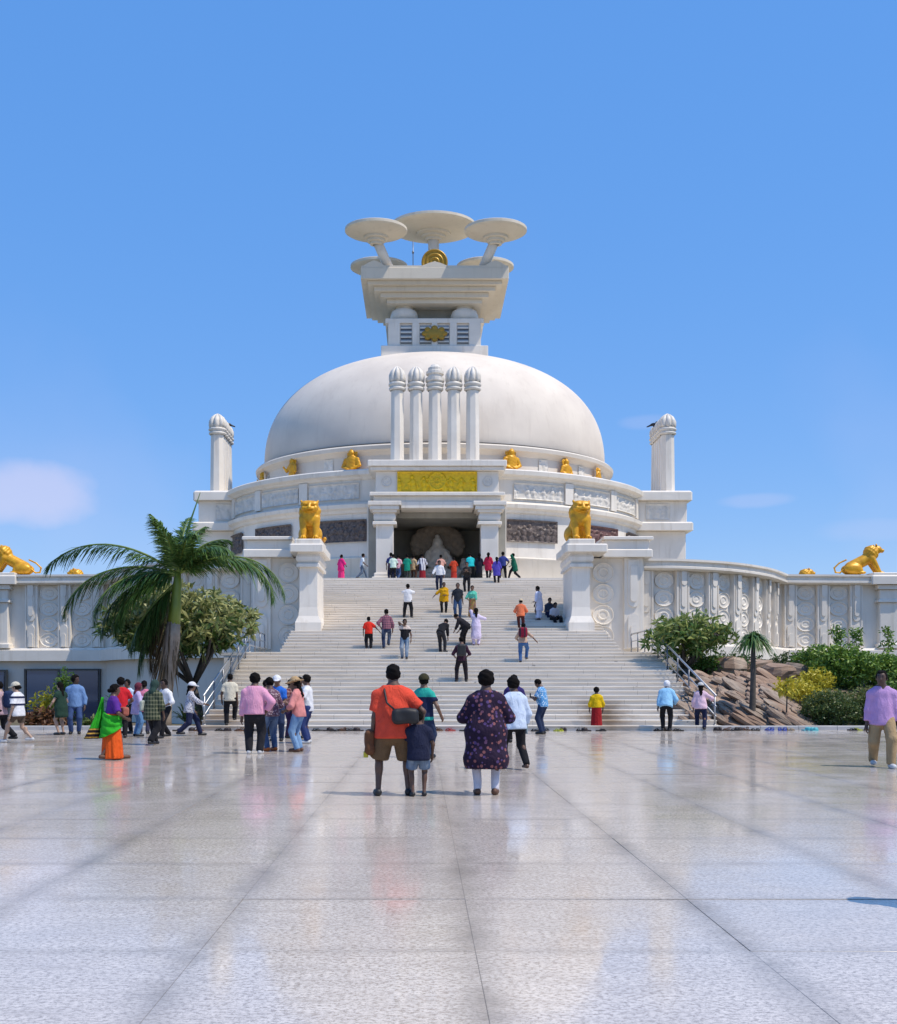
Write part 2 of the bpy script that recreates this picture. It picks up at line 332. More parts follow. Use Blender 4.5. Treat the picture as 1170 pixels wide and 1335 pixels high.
# ---------------------------------------------------------------- staircase
SY, SR, ST, SN, SL = 33.7, .1528, .598, 50, 18
TZ = SN * SR
def step_z(Y): return 0 if Y < SY else min(SN, int((Y - SY) / ST) + 1) * SR
def on_steps(px, py):
    best = None
    for i in range(1, SN + 1):
        Y = SY + (i - 1) * ST + .3; y = HY - (i * SR - CZ) * F / Y
        if best is None or abs(y - py) < best[0]: best = (abs(y - py), i, Y)
    _, i, Y = best
    return ((px - HX) * Y / F + CX, Y, i * SR)
def step_mat():
    m, nt, b = newmat('marble_step'); p = posn(nt); s = nt.nodes.new('ShaderNodeSeparateXYZ'); lnk(nt, p, s.inputs[0])
    v = noise(nt, mapped(nt, p, (.55, 3, 9)), 1.0, 6, .7, .5)
    col = mixc(nt, mth(nt, 'MULTIPLY_ADD', v, 3, -1.1, clamp=True), (.82, .75, .655), (.62, .56, .48))
    n2 = noise(nt, mapped(nt, p, (.25, 1.1, 3.3)), 1.0, 4, .6)
    col = mixc(nt, mth(nt, 'MULTIPLY_ADD', n2, 3, -1.5, clamp=True), col, (.62, .56, .46))
    # old rust water stain on the lower right steps and a muddy one at the lower left
    for (x0, wx, zt, am) in ((6.3 - .35, .95, 1.05, .85), (-6.6, 1.3, .75, .6)):
        dx = mth(nt, 'DIVIDE', mth(nt, 'ABSOLUTE', mth(nt, 'SUBTRACT', s.outputs[0], x0 - 1.2)), wx)
        mk = mth(nt, 'MULTIPLY', mth(nt, 'SUBTRACT', 1.25, mth(nt, 'ADD', dx, mth(nt, 'MULTIPLY_ADD', noise(nt, mapped(nt, p, (1.2, 2, 2.5), (x0, 0, 0)), 1.0, 5, .7), 2.2, -.9)), clamp=True), mth(nt, 'MULTIPLY', mth(nt, 'SUBTRACT', zt, s.outputs[2]), 3, clamp=True))
        col = mixc(nt, mth(nt, 'MULTIPLY', mk, am), col, (.33, .22, .11))
    spots = noise(nt, mapped(nt, p, (3, 5, 5)), 1.0, 2, .5)
    col = mixc(nt, mth(nt, 'MULTIPLY_ADD', spots, 14, -10.2, clamp=True), col, (.2, .19, .18))
    oi = nt.nodes.new('ShaderNodeObjectInfo'); col = mixc(nt, mth(nt, 'MULTIPLY', oi.outputs['Random'], .22), col, (.50, .45, .38))
    # foot-worn dirt down the middle of the flight
    wear = mth(nt, 'MULTIPLY', mth(nt, 'SUBTRACT', 1.0, mth(nt, 'DIVIDE', mth(nt, 'ABSOLUTE', s.outputs[0]), 5.5), clamp=True), mth(nt, 'MULTIPLY_ADD', noise(nt, mapped(nt, p, (.8, 1.5, 1.5)), 1.0, 5, .7), 2.4, -.95, clamp=True)); col = mixc(nt, mth(nt, 'MULTIPLY', wear, .35), col, (.42, .37, .31))
    jn = mth(nt, 'LESS_THAN', mth(nt, 'PINGPONG', mth(nt, 'ADD', s.outputs[0], mth(nt, 'MULTIPLY', oi.outputs['Random'], 3.0)), .9), .006); col = mixc(nt, mth(nt, 'MULTIPLY', jn, .7), col, (.22, .2, .18))
    lnk(nt, col, b.inputs['Base Color']); b.inputs['Roughness'].default_value = .42
    bump(nt, b, v, .1, .01); return m
M['step'] = step_mat()
def riser_mat():
    m, nt, b = newmat('marble_riser'); p = posn(nt)
    v = noise(nt, mapped(nt, p, (.4, 3, 14)), 1.0, 6, .7, .5)
    col = mixc(nt, mth(nt, 'MULTIPLY_ADD', v, 3, -1.1, clamp=True), (.66, .62, .56), (.50, .46, .40))
    lnk(nt, col, b.inputs['Base Color']); b.inputs['Roughness'].default_value = .5; return m
M['riser'] = riser_mat()
stairs = root('staircase', (0, SY, 0), 'broad white marble staircase climbing from the plaza to the shrine', 'staircase')
def half_w(i): return 8.2 + .2 * (i - 1) / (SL - 1) if i <= SL else 7.05
for i in range(1, SN + 1):
    z = i * SR; y = SY + (i - 1) * ST; hw = half_w(i); y1 = y + ST + .06 if i < SN else y + 2.0
    b = MB(); b.box(-hw, hw, y, y1, z - SR - .02, z - .036, 1); b.box(-hw - .012, hw + .012, y - .035, y1 - .002, z - .036, z, 0, .006)
    b.obj('step', [M['step'], M['step']], stairs)
b = MB(); yl = SY + SL * ST
b.prism([(SY + .1, -.4), (SY + .1, 0), (yl, SL * SR - .17), (SY + SN * ST, TZ - .19), (SY + SN * ST, -.4)], 'x', -6.95, 6.95); b.obj('core', M['plaster'], stairs)
for sx in (-1, 1):
    b = MB(); b.prism([(SY + .05, -.4), (SY + .05, .0), (yl - .1, SL * SR - .2), (yl + .02, SL * SR - .2), (yl + .02, -.4)], 'x', sx * 6.96, sx * 8.15); b.obj('side_wall', M['plaster'], stairs)
    b = MB(); b.box(min(sx * 7.06, sx * 9.6), max(sx * 7.06, sx * 9.6), yl + .05, 51.2, SL * SR - .12, SL * SR - .003); b.obj('landing', M['step'], stairs)
    b = MB(); b.box(min(sx * 7.0, sx * 9.4), max(sx * 7.0, sx * 9.4), yl + .07, 51, -.9, SL * SR - .121); b.obj('landing_wall', M['plaster'], stairs)
# handrails
def handrail(sx, label):
    def P(i, h): return np.array((sx * (half_w(i) - .12), SY + (i - 1) * ST + .3, i * SR + h))
    r0 = root('handrail', tuple(P(1, 0)), label, 'handrail', 'steel handrails beside the stairs')
    top = [P(1, .92), P(10, .95), P(SL, .95)]; cor = P(SL, 0); back = np.array((sx * 8.35, 48.9, SL * SR))
    def rail(nm, h, r, mt):
        b = MB(); b.tube([P(1, h) + np.array((0, -.15, -.02)), P(10, h), P(SL, h)], r, 8); b.tube([cor + (0, 0, h), back + (0, 0, h)], r, 8); b.obj(nm, mt, r0)
    rail('top_rail', .95, .034, M['steel']); rail('mid_rail', .62, .02, M['steel']); rail('low_rail', .30, .02, M['steel'])
    for i in (1, 4, 7, 10, 13, 16, 18):
        b = MB(); b.tube([P(i, -.02), P(i, .95)], .03, 8); b.tube([P(i, 0), P(i, .03)], .06, 8); b.obj('post', M['steel'] if i in (1, 18) else M['dark_steel'], r0)
    for k in range(1, 4):
        q = cor + (back - cor) * k / 3; b = MB(); b.tube([q + (0, 0, -.01), q + (0, 0, .95)], .028, 8); b.obj('post', M['dark_steel'], r0)
handrail(-1, 'steel pipe handrail climbing the stair edge beside the tall palm')
handrail(1, 'steel pipe handrail climbing the stair edge beside the rocks')
# terrace below the stupa
b = MB(); b.box(-19.5, 19.5, SY + SN * ST - .7, 110, 2.0, TZ - .004); tag(b.obj('terrace', M['step']), kind='structure')
b = MB(); b.box(-46, 46, 66, 130, -1.3, 2.4); tag(b.obj('hill', M['far_ground']), kind='structure')
# kerbs along the back of the plaza
def kerb(x0, x1, y):
    k = root('kerb', ((x0 + x1) / 2, y, 0), 'low grey stone kerb between the plaza and the ' + ('rock garden' if x0 > 0 else 'glazed lower building'), 'kerb', 'kerbs at the back of the plaza')
    n = int((x1 - x0) / 1.2)
    for i in range(n):
        b = MB(); a = x0 + (x1 - x0) * i / n; e = x0 + (x1 - x0) * (i + 1) / n; b.box(a + .004, e - .004, y, y + .32, -.02, .13 + rng.uniform(-.003, .003), 0, .012); b.obj('kerb_stone', M['kerb'], k)
kerb(8.28, 40, 33.95); kerb(-40, -8.28, 33.95)
# garden ground: a mound on the right, flat bed on the left
from mathutils import noise as mnoise
def bed(name, x0, x1, y0, y1, hf, mat, h=.5):
    nx = int((x1 - x0) / h); ny = int((y1 - y0) / h); v = []; f = []
    for j in range(ny + 1):
        for i in range(nx + 1):
            x = x0 + (x1 - x0) * i / nx; y = y0 + (y1 - y0) * j / ny; v.append((x, y, hf(x, y)))
    for j in range(ny):
        for i in range(nx): a = j * (nx + 1) + i; f.append((a, a + 1, a + nx + 2, a + nx + 1))
    b = MB(); b.add(v, f, 0, True); return tag(b.obj(name, mat), kind='structure')
def hill_r(x, y):
    e = max(0, min(1, (y - 34.6) / 9)); n = mnoise.noise((x * .5, y * .5, 3)) * .22 + mnoise.noise((x * 1.7, y * 1.7, 1)) * .08
    fall = max(0, min(1, (19 - x) / 6)); return .02 + (1.95 * fall + 1.1 * (1 - fall)) * (e * e * (3 - 2 * e)) + n * min(1, e * 4)
bed('garden_mound', 8.3, 46, 34.2, 66, hill_r, M['earth'])
bed('garden_bed', -46, -8.3, 34.2, 66, lambda x, y: .03 - .5 * min(1, (y - 34.2) / 6) + mnoise.noise((x * .6, y * .6, 5)) * .05, M['earth'])
# ================================================================ wing walls and lion pedestals
def catmull(P, n):
    P = [np.array(p, float) for p in P]; P = [2 * P[0] - P[1]] + P + [2 * P[-1] - P[-2]]; o = []
    for i in range(1, len(P) - 2):
        for k in range(n):
            t = k / n; a, b_, c, d = P[i - 1:i + 3]
            o.append(.5 * ((2 * b_) + (c - a) * t + (2 * a - 5 * b_ + 4 * c - d) * t * t + (3 * b_ - a - 3 * c + d) * t ** 3))
    o.append(P[-2]); return o
CURVE = catmull([(9.07, 51.0), (10.8, 51.1), (13.4, 52.3), (15.9, 54.7), (18.1, 58.2)], 7)
END = np.array((25.2, 58.6))
def sweep(mb, path, prof, sx, mi=0, caps=True):
    m = len(path); n = len(prof); v = []
    for i in range(m):
        p = path[i]; d0 = path[i] - path[i - 1] if i else path[1] - path[0]; d1 = path[i + 1] - path[i] if i < m - 1 else path[-1] - path[-2]
        d0 = d0 / np.linalg.norm(d0); d1 = d1 / np.linalg.norm(d1); n0 = np.array((d0[1], -d0[0])); n1 = np.array((d1[1], -d1[0])); nn = n0 + n1; nn = nn / (nn @ nn) * 2
        for (o_, z) in prof: q = p + nn * o_; v.append((q[0] * sx, q[1], z))
    f = []
    for i in range(m - 1):
        for k in range(n):
            j = (k + 1) % n; q = (i * n + k, i * n + j, (i + 1) * n + j, (i + 1) * n + k); f.append(q if sx < 0 else q[::-1])
    if caps: f += [tuple(range(n)) if sx > 0 else tuple(range(n))[::-1], tuple(range((m - 1) * n, m * n))[::-1] if sx > 0 else tuple(range((m - 1) * n, m * n))]
    mb.add(v, f, mi); return mb
def ring_disc(mb, cx, z, y, rx, rz, proud, n=28):
    # carved medallion: raised rim, sunk ring, inner boss; front faces -Y
    prof = [(1.0, 0), (1.0, -proud), (.93, -proud), (.88, -proud * .45), (.55, -proud * .35), (.50, -proud * .8), (.40, -proud * .8), (.34, -proud * .35), (.14, -proud * .45), (.0, -proud * .5)]
    v = []; f = []
    for (q, d) in prof:
        for k in range(n): a = 2 * math.pi * k / n; v.append((cx + rx * q * math.cos(a), y + d, z + rz * q * math.sin(a)))
    for i in range(len(prof) - 1):
        for k in range(n): j = (k + 1) % n; f.append((i * n + k, i * n + j, (i + 1) * n + j, (i + 1) * n + k))
    mb.add(v, f, 0, False); return mb
def tongue(cx, w_, z0, z1, up=False, n=10):
    # outline of a strap with a rounded end (x,z)
    p = []
    if not up:
        p += [(cx - w_, z1), (cx + w_, z1)][::-1]
        p += [(cx - w_ * math.cos(math.pi * k / n), z0 + w_ - w_ * math.sin(math.pi * k / n)) for k in range(n + 1)]
    else:
        p += [(cx - w_, z0), (cx + w_, z0)]
        p += [(cx + w_ * math.cos(math.pi * k / n), z1 - w_ + w_ * math.sin(math.pi * k / n)) for k in range(n + 1)]
    return p
WZ0, WZ1, BZ0, CZ0, CZ1 = 3.40, 6.80, 2.67, 6.80, 7.32
med_me = shared(ring_disc(MB(), 0, 0, 0, .5, .385, .07), 'medallion', M['marble'])
def pilaster_mesh():
    b = MB(); b.box(-.36, .36, -.22, .05, WZ0, WZ1); h = WZ1 - WZ0; w2 = .2
    b.prism(tongue(0, w2, WZ0 + h * .42, WZ1 - .05)[::-1], 'y', -.28, -.21)
    b.prism(tongue(0, w2 * .62, WZ0 + h * .50, WZ1 - .3)[::-1], 'y', -.33, -.275)
    b.prism(tongue(0, .15, WZ0 + h * .80, WZ1 - .02)[::-1], 'y', -.36, -.325)
    b.prism(tongue(0, w2, WZ0 + .03, WZ0 + h * .36, True), 'y', -.29, -.21)
    b.prism(tongue(0, .11, WZ0 + .05, WZ0 + h * .22, True), 'y', -.335, -.285)
    for sx in (-1, 1): b.box(sx * .30 - .035, sx * .30 + .035, -.255, -.215, WZ0 + .02, WZ1 - .02)
    return shared(b, 'pilaster', M['marble'])
pil_me = pilaster_mesh()
def wing(sx, label):
    wr = root('wing_wall', (sx * 16, 55, BZ0), label, 'wall', 'carved wing walls')
    path = CURVE + [END]
    b = sweep(MB(), path, [(0, WZ0 - .02), (-.9, WZ0 - .02), (-.9, WZ1), (0, WZ1)][::-1], sx); b.obj('wall', M['marble'], wr)
    b = sweep(MB(), path, [(.62, BZ0), (-1, BZ0), (-1, WZ0 - .022), (.30, WZ0 - .022), (.34, WZ0 - .12), (.62, WZ0 - .16)][::-1], sx); b.obj('base_slab', M['marble'], wr)
    b = sweep(MB(), path, [(.42, CZ0 + .002), (-1, CZ0 + .002), (-1, CZ1), (.62, CZ1), (.62, CZ1 - .10), (.50, CZ1 - .14), (.50, CZ0 + .22), (.58, CZ0 + .18), (.58, CZ0 + .08)][::-1], sx); b.obj('cornice', M['marble'], wr)
    # pilasters and medallions at even spacing
    seg = [np.linalg.norm(CURVE[i + 1] - CURVE[i]) for i in range(len(CURVE) - 1)]; tot = sum(seg)
    def along(s):
        for i, l in enumerate(seg):
            if s <= l or i == len(seg) - 1:
                d = (CURVE[i + 1] - CURVE[i]) / l; return CURVE[i] + d * s, d
            s -= l
    sp_ = tot / 7.0
    spots = [(*along(.35 + sp_ * k), 0) for k in range(7)] + [(*along(.35 + sp_ * (k + .5)), 1) for k in range(6)]
    d1 = (END - CURVE[-1]) / np.linalg.norm(END - CURVE[-1])
    for k in range(3): spots.append((CURVE[-1] + d1 * (.62 + 1.82 * k), d1, 0))
    for k in range(2): spots.append((CURVE[-1] + d1 * (.62 + 1.82 * (k + .5)), d1, 1))
    for p, d, kind in spots:
        a = math.atan2(d[1], d[0]); a = a if sx > 0 else -a
        if kind == 0: place(pil_me, 'pilaster', wr, (p[0] * sx, p[1], 0), a)
        else:
            nn = np.array((d[1], -d[0]))
            for k in range(4):
                q = p + nn * .002; place(med_me, 'medallion', wr, (q[0] * sx, q[1], WZ0 + .42 + k * .845), a, (1 if p[1] > 58 else .92, 1, 1))
    # end column
    b = MB(); c = CURVE[-1] + d1 * 6.0
    X = c[0]; y = c[1]
    for (x0, x1, yy, z0, z1) in ((-.62, .62, -.55, WZ0 - .022, WZ0 + .22), (-.5, .5, -.42, WZ0 + .22, WZ1 - .95), (-.62, .62, -.55, WZ1 - .95, WZ1 - .80), (-.52, .52, -.46, WZ1 - .80, WZ1 - .25), (-.66, .66, -.6, WZ1 - .25, WZ1)):
        xa, xb = sorted(((X + x0) * sx, (X + x1) * sx)); b.box(xa, xb, y + yy, y + .3, z0, z1 - .002, 0, .04)
    b.obj('end_column', M['marble'], wr)
    xa, xb = sorted(((X - 1.05) * sx, (X + .95) * sx)); b = MB(); b.box(xa, xb, y - .78, y + 1.2, CZ0 + .01, CZ1 - .04, 0, .05); b.box(xa + .1, xb - .1, y - .68, y + 1.1, CZ1 - .04, CZ1 + .12, 0, .03); b.obj('end_cap', M['marble'], wr)
    # retaining wall under the slab
    b = sweep(MB(), path, [(.25, -1.1), (-.8, -1.1), (-.8, BZ0 - .002), (.25, BZ0 - .002)][::-1], sx); b.obj('retaining_wall', M['plaster'] , wr)
    return wr
wl = wing(-1, 'curved white carved wall with medallions behind the palm tree')
wing(1, 'curved white carved wall with medallions above the rock garden')
# glazed openings in the lower wall on the left
def mat_glass():
    m, nt, b = newmat('blue_window_glass'); b.inputs['Base Color'].default_value = (.02, .045, .11, 1); b.inputs['Roughness'].default_value = .06; b.inputs['Specular IOR Level'].default_value = .8
    bump(nt, b, noise(nt, posn(nt), .8, 2), .03, .05); return m
M['glass'] = mat_glass(); M['frame'] = plain('dark_window_frame', (.05, .055, .06), .4, .3)
def glazing(x0, x1, z0, z1, mull, label):
    y = 58.2 - .36; gr = root('window', ((x0 + x1) / 2, y, z0), label, 'window', 'glazed openings of the lower building')
    b = MB(); t = .09
    b.box(x0, x1, y - .06, y + .2, z1 - t, z1); b.box(x0, x1, y - .06, y + .2, z0, z0 + t)
    for xx in (x0, x1 - t): b.box(xx, xx + t, y - .055, y + .2, z0 + t, z1 - t)
    b.obj('frame', M['frame'], gr)
    e = [x0 + t] + mull + [x1 - t]
    for q in mull: b = MB(); b.box(q - .05, q + .05, y - .05, y + .2, z0 + t, z1 - t); b.obj('mullion', M['frame'], gr)
    for a, c in zip(e[:-1], e[1:]): b = MB(); b.box(a + .051, c - .051, y - .01, y + .03, z0 + t, z1 - t); b.obj('pane', M['glass'], gr)
glazing(-22.6, -18.5, -.55, 2.25, [-20.75], 'wide dark framed blue glass door and window under the carved wall')
glazing(-27.5, -23.55, -.55, 2.2, [-25.5], 'blue glass window at the outer end of the lower wall')
# pedestals for the two lions beside the stairs
def pedestal(sx, label):
    CXP = 6.3 if sx < 0 else 5.98
    pr = root('lion_pedestal', (sx * CXP, 48.5, 3.9), label, 'pedestal', 'lion pedestals flanking the stairs')
    def B(nm, x0, x1, y0, y1, z0, z1, mat='marble', ch=.03):
        xa, xb = sorted((sx * x0, sx * x1)); b = MB(); b.box(xa, xb, y0, y1, z0, z1, 0, ch); return b.obj(nm, M[mat], pr)
    b = MB(); prof = [(.58, 3.3), (.58, 4.2), (.45, 4.5), (.40, 4.9), (.40, 6.72)]
    v = []; 
    for (h, z) in prof: v += [(sx * CXP - h, 48.75 - h, z), (sx * CXP + h, 48.75 - h, z), (sx * CXP + h, 51.4, z), (sx * CXP - h, 51.4, z)]
    f = [(k * 4 + i, k * 4 + (i + 1) % 4, k * 4 + 4 + (i + 1) % 4, k * 4 + 4 + i) for k in range(len(prof) - 1) for i in range(4)]
    b.add(v, f); b.obj('shaft', M['marble'], pr)
    B('collar', CXP - .52, CXP + .52, 48.17, 51.5, 6.70, 6.86); 
    b = MB(); pf = [(.43, 6.862), (.53, 7.0), (.55, 7.15), (.47, 7.3), (.50, 7.36)]
    v = []
    for (h, z) in pf: v += [(sx * CXP - h, 48.75 - h, z), (sx * CXP + h, 48.75 - h, z), (sx * CXP + h, 51.4, z), (sx * CXP - h, 51.4, z)]
    b.add(v, [(k * 4 + i, k * 4 + (i + 1) % 4, k * 4 + 4 + (i + 1) % 4, k * 4 + 4 + i) for k in range(len(pf) - 1) for i in range(4)]); b.obj('capital', M['marble'], pr)
    B('cornice', CXP - .72, 7.12, 47.95, 51.6, 7.362, 7.72, ch=.06)
    B('plinth', CXP - .6, CXP + .6, 48.15, 50.6, 7.722, 7.96, ch=.04)
    # panelled wing beside the column
    B('panel_wall', CXP + .41, 9.15, 50.0, 54, SL * SR - .1, 7.3, ch=.01)
    B('wing_cornice_lower', 7.16, 9.45, 49.45, 54, 7.302, 7.66, ch=.05); B('wing_cornice', 7.16, 9.30, 49.6, 54, 7.662, 8.10, ch=.03); B('wing_cap', 7.16, 9.48, 49.42, 54, 8.102, 8.24, ch=.03)
    for k in range(4): place(med_me, 'medallion', pr, (sx * (7.42 if sx < 0 else 7.25), 49.998, 3.68 + k * .98), 0, (1.0, 1, 1.22))
    b = MB(); w2 = .26; cx = sx * 8.62
    b.box(cx - .42, cx + .42, 49.78, 50.05, 3.05, 7.295); b.prism(tongue(cx, w2, 5.0, 7.2)[::-1], 'y', 49.70, 49.79); b.prism(tongue(cx, .16, 5.25, 6.9)[::-1], 'y', 49.64, 49.705)
    b.prism(tongue(cx, w2, 3.1, 4.7, True), 'y', 49.69, 49.79); b.prism(tongue(cx, .14, 3.12, 4.2, True), 'y', 49.63, 49.695); b.obj('pilaster', M['marble'], pr)
pedestal(-1, 'white marble pillar pedestal with medallion panel beside the palm side of stairs')
pedestal(1, 'white marble pillar pedestal with medallion panel beside the rock side of stairs')
# ================================================================ the stupa
D, SQ = 80.3, .82
st = root('stupa', (0, D, TZ), 'great white domed stupa with carved drum, pillared gate and tiered umbrellas', 'stupa')
A1 = 15.1
def ring(name, prof, mat, n=120, a0=0, a1=360, smooth=False):
    b = MB(); b.lathe(prof, n, (0, D), 1, SQ, a0, a1, 0, smooth); return b.obj(name, M[mat], st)
# lower drum, open where the gate niche enters
ring('drum_base', [(A1 + .12, TZ - .01), (A1 + .12, 9.35), (A1 + .18, 9.4), (A1 + .18, 9.5), (A1, 9.52)], 'marble_cream', 110, 15.6, 344.4, True)
ring('drum_wall', [(A1, 9.5), (A1, 12.35)], 'marble', 110, 15.6, 344.4, True)
def flat(prof):      # doubles the points so that mouldings keep sharp edges when smooth shaded round the ring
    return prof
ring('drum_cornice', [(A1, 12.3), (A1 + .15, 12.35), (A1 + .22, 12.5), (A1 + .45, 12.62), (A1 + .5, 12.85), (A1 + .3, 12.95), (A1 + .05, 13.05)], 'marble', 160)
ring('frieze_wall', [(A1 - .02, 13.0), (A1 - .02, 14.5)], 'marble', 160, smooth=True)
ring('terrace_cornice', [(A1 - .02, 14.45), (A1 + .12, 14.5), (A1 + .2, 14.62), (A1 + .5, 14.72), (A1 + .55, 14.98), (A1 + .45, 15.06), (A1 - .6, 15.06), (12.0, 15.05)], 'marble', 160)
ring('upper_drum_wall', [(12.75, 15.0), (12.75, 16.45)], 'plaster', 120, smooth=True)
ring('dome_ledge', [(12.75, 16.4), (12.85, 16.5), (13.0, 16.62), (13.2, 16.72), (13.25, 16.95), (13.15, 17.05), (12.5, 17.06)], 'plaster', 160)
ring('dome_joint', [(12.85, 17.0), (12.85, 17.17), (12.5, 17.19)], 'dark_line', 140)
DA, DH, DZ0 = 12.62, 8.05, 17.16
pf = [(DA - .03, DZ0)]
for k in range(0, 41):
    t = k / 40 * math.pi / 2; c, s_ = math.cos(t), math.sin(t); e = 2 / 2.42
    pf.append((DA * abs(c) ** e, DZ0 + .12 + DH * abs(s_) ** e))
ring('dome', pf, 'dome', 160, smooth=True)
# ---- relief carving as real height fields
def relief_height(w_, h_, seed, dens=1.0, rows=1):
    r = random.Random(seed); bl = []
    nf = max(2, int(w_ / (.42 * h_ / rows) * dens))
    for row in range(rows):
        bh = h_ / rows; z0 = row * bh
        for k in range(nf):
            x = (k + .5 + r.uniform(-.3, .3)) / nf * w_; s = bh * r.uniform(.68, .95); tl = r.uniform(-.12, .12) * s
            bl.append((x + tl, z0 + s * .86, .10 * s, .11 * s, 0, 1.0))                    # head
            bl.append((x + tl * .6, z0 + s * .55, .16 * s, .24 * s, r.uniform(-.3, .3), .9))    # torso
            bl.append((x, z0 + s * .20, .17 * s, .26 * s, r.uniform(-.2, .2), .75))         # legs
            for sd in (-1, 1): bl.append((x + sd * .2 * s, z0 + s * r.uniform(.4, .75), .06 * s, .2 * s, sd * r.uniform(.2, 1.2), .6))
        for k in range(nf): bl.append((r.uniform(0, w_), z0 + r.uniform(.1, .95) * bh, r.uniform(.05, .16) * bh, r.uniform(.05, .14) * bh, r.uniform(0, 3), r.uniform(.25, .5)))
    def H(U, V):
        o = np.zeros_like(U)
        for (x, z, a, b, an, hh) in bl:
            c, s = math.cos(an), math.sin(an); p = ((U - x) * c + (V - z) * s) / a; q = (-(U - x) * s + (V - z) * c) / b
            o = np.maximum(o, hh * np.sqrt(np.clip(1 - p * p - q * q, 0, 1)))
        return o
    return H
def relief(name, mat, parent, w_, h_, seed, depth, mapf, rows=1, dens=1.0, res=.05, frame=.06, Hf=None):
    nx = max(8, int(w_ / res)); nz = max(8, int(h_ / res)); U, V = np.meshgrid(np.linspace(0, w_, nx + 1), np.linspace(0, h_, nz + 1))
    Hh = (Hf or relief_height(w_, h_, seed, dens, rows))(U, V) * depth
    ed = np.minimum(np.minimum(U, w_ - U), np.minimum(V, h_ - V)); Hh = np.where(ed < frame, depth * .8, Hh)
    v = [mapf(float(U[j, i]), float(V[j, i]), float(Hh[j, i])) for j in range(nz + 1) for i in range(nx + 1)]
    f = [(j * (nx + 1) + i, j * (nx + 1) + i + 1, (j + 1) * (nx + 1) + i + 1, (j + 1) * (nx + 1) + i) for j in range(nz) for i in range(nx)]
    b = MB(); b.add(v, f, 0, True); return b.obj(name, M[mat], parent)
def on_drum(phi, w_, z0, a):
    def mp(u, v, h):
        an = R(phi) + (u - w_ / 2) / a; return ((a + h) * math.sin(an), D - SQ * (a + h) * math.cos(an), z0 + v)
    return mp
for k, (phi, w_, mt) in enumerate(((24.0, 3.7, 'relief_dark'), (-24.0, 3.7, 'relief_dark'), (47, 3.9, 'relief_rust'), (-46, 3.9, 'relief_dark'), (67, 3.5, 'relief_dark'), (-68, 3.5, 'relief_dark'))):
    pn = relief('relief_panel', mt, st, w_, 1.42, 100 + k, .17, on_drum(phi, w_, 10.5, A1 + .03), 1, 1.15, .04)
    b = MB()                                   # white stone frame
    for (u0, u1, v0, v1) in ((-.16, w_ + .16, -.14, -.002), (-.16, w_ + .16, 1.422, 1.56), (-.16, -.002, -.002, 1.422), (w_ + .002, w_ + .16, -.002, 1.422)):
        for q in range(6):
            ua = u0 + (u1 - u0) * q / 6; ub = u0 + (u1 - u0) * (q + 1) / 6; mp = on_drum(phi, w_, 10.5, A1 - .05)
            vv = [mp(u, v, h) for h in (0, .14) for (u, v) in ((ua, v0), (ub, v0), (ub, v1), (ua, v1))]
            b.add(vv, [(4, 5, 6, 7), (0, 1, 5, 4), (2, 3, 7, 6), (1, 2, 6, 5), (3, 0, 4, 7)])
    b.obj('panel_frame', M['marble'], pn)
for k in range(8):                             # white carved frieze and the blocks between
    for sd in (-1, 1):
        phi = sd * (26 + 17.5 * k) if k < 4 else None
        if phi is None: continue
        relief('frieze_panel', 'relief_white', st, 3.7, 1.02, 200 + k * 2 + sd, .14, on_drum(phi, 3.7, 13.25, A1 - .01), 1, .8, .06)
        b = MB(); an = R(phi + sd * 8.8); c = ((A1 + .02) * math.sin(an), D - SQ * (A1 + .02) * math.cos(an))
        ta = math.atan2(SQ * math.sin(an), math.cos(an)); 
        q = [(-.32, -.14), (.32, -.14), (.32, .2), (-.32, .2)]; q = [(c[0] + x * math.cos(ta) - y * math.sin(ta), c[1] + x * math.sin(ta) + y * math.cos(ta)) for x, y in q]
        b.prism(q, 'z', 13.1, 14.46); b.prism([(c[0] + (x - c[0]) * .5 - .12 * -math.sin(ta) * -1, c[1] + (y - c[1]) * .5 - .12 * math.cos(ta)) for x, y in q], 'z', 13.3, 14.3)
        b.obj('frieze_block', M['marble'], st)
        relief('carved_panel', 'relief_white', st, .75, 1.05, 260 + k * 2 + sd, .07, on_drum(phi + sd * 8, .75, 15.3, 12.76), 1, 1, .06, .05)
# ---- gate
GY = 66.0
def G(nm, x0, x1, y0, y1, z0, z1, mat='marble', ch=.03): b = MB(); b.box(x0, x1, y0, y1, z0, z1, 0, ch); return b.obj(nm, M[mat], st)
for sx in (-1, 1):
    c = sx * 3.22
    b = MB(); b.box(c - .78, c + .78, GY - .3, GY + 1.35, TZ - .005, TZ + .35, 0, .03); b.box(c - .66, c + .66, GY - .2, GY + 1.25, TZ + .35, TZ + .6, 0, .05); cb_ = b.obj('column_base', M['marble'], st)
    b = MB(); b.box(c - .54, c + .54, GY - .1, GY + 1.1, TZ + .598, 11.2, 0, .03); gc_ = b.obj('gate_column', M['marble'], st); cb_.parent = gc_
    b = MB(); b.box(c - .74, c + .74, GY - .3, GY + 1.3, 11.2, 11.38, 0, .03); b.lathe([(.80, 11.38), (.95, 11.55), (.97, 11.7), (.86, 11.9), (.84, 11.96)], 4, (c, GY + .5), 1, 1, 45, 405, 0, False)
    b.box(c - .74, c + .74, GY - .3, GY + 1.3, 11.95, 12.1, 0, .02); b.box(c - .9, c + .9, GY - .42, GY + 1.4, 12.1, 12.36, 0, .05); b.box(c - 1.02, c + 1.02, GY - .5, GY + 1.5, 12.36, 12.598, 0, .03); cc_ = b.obj('column_capital', M['marble'], st); cc_.parent = gc_
G('gate_beam', -2.22, 2.22, GY - .28, GY + 1.5, 12.2, 12.59)
G('gate_architrave', -3.9, 3.9, GY - .12, GY + 3.4, 12.6, 12.96)
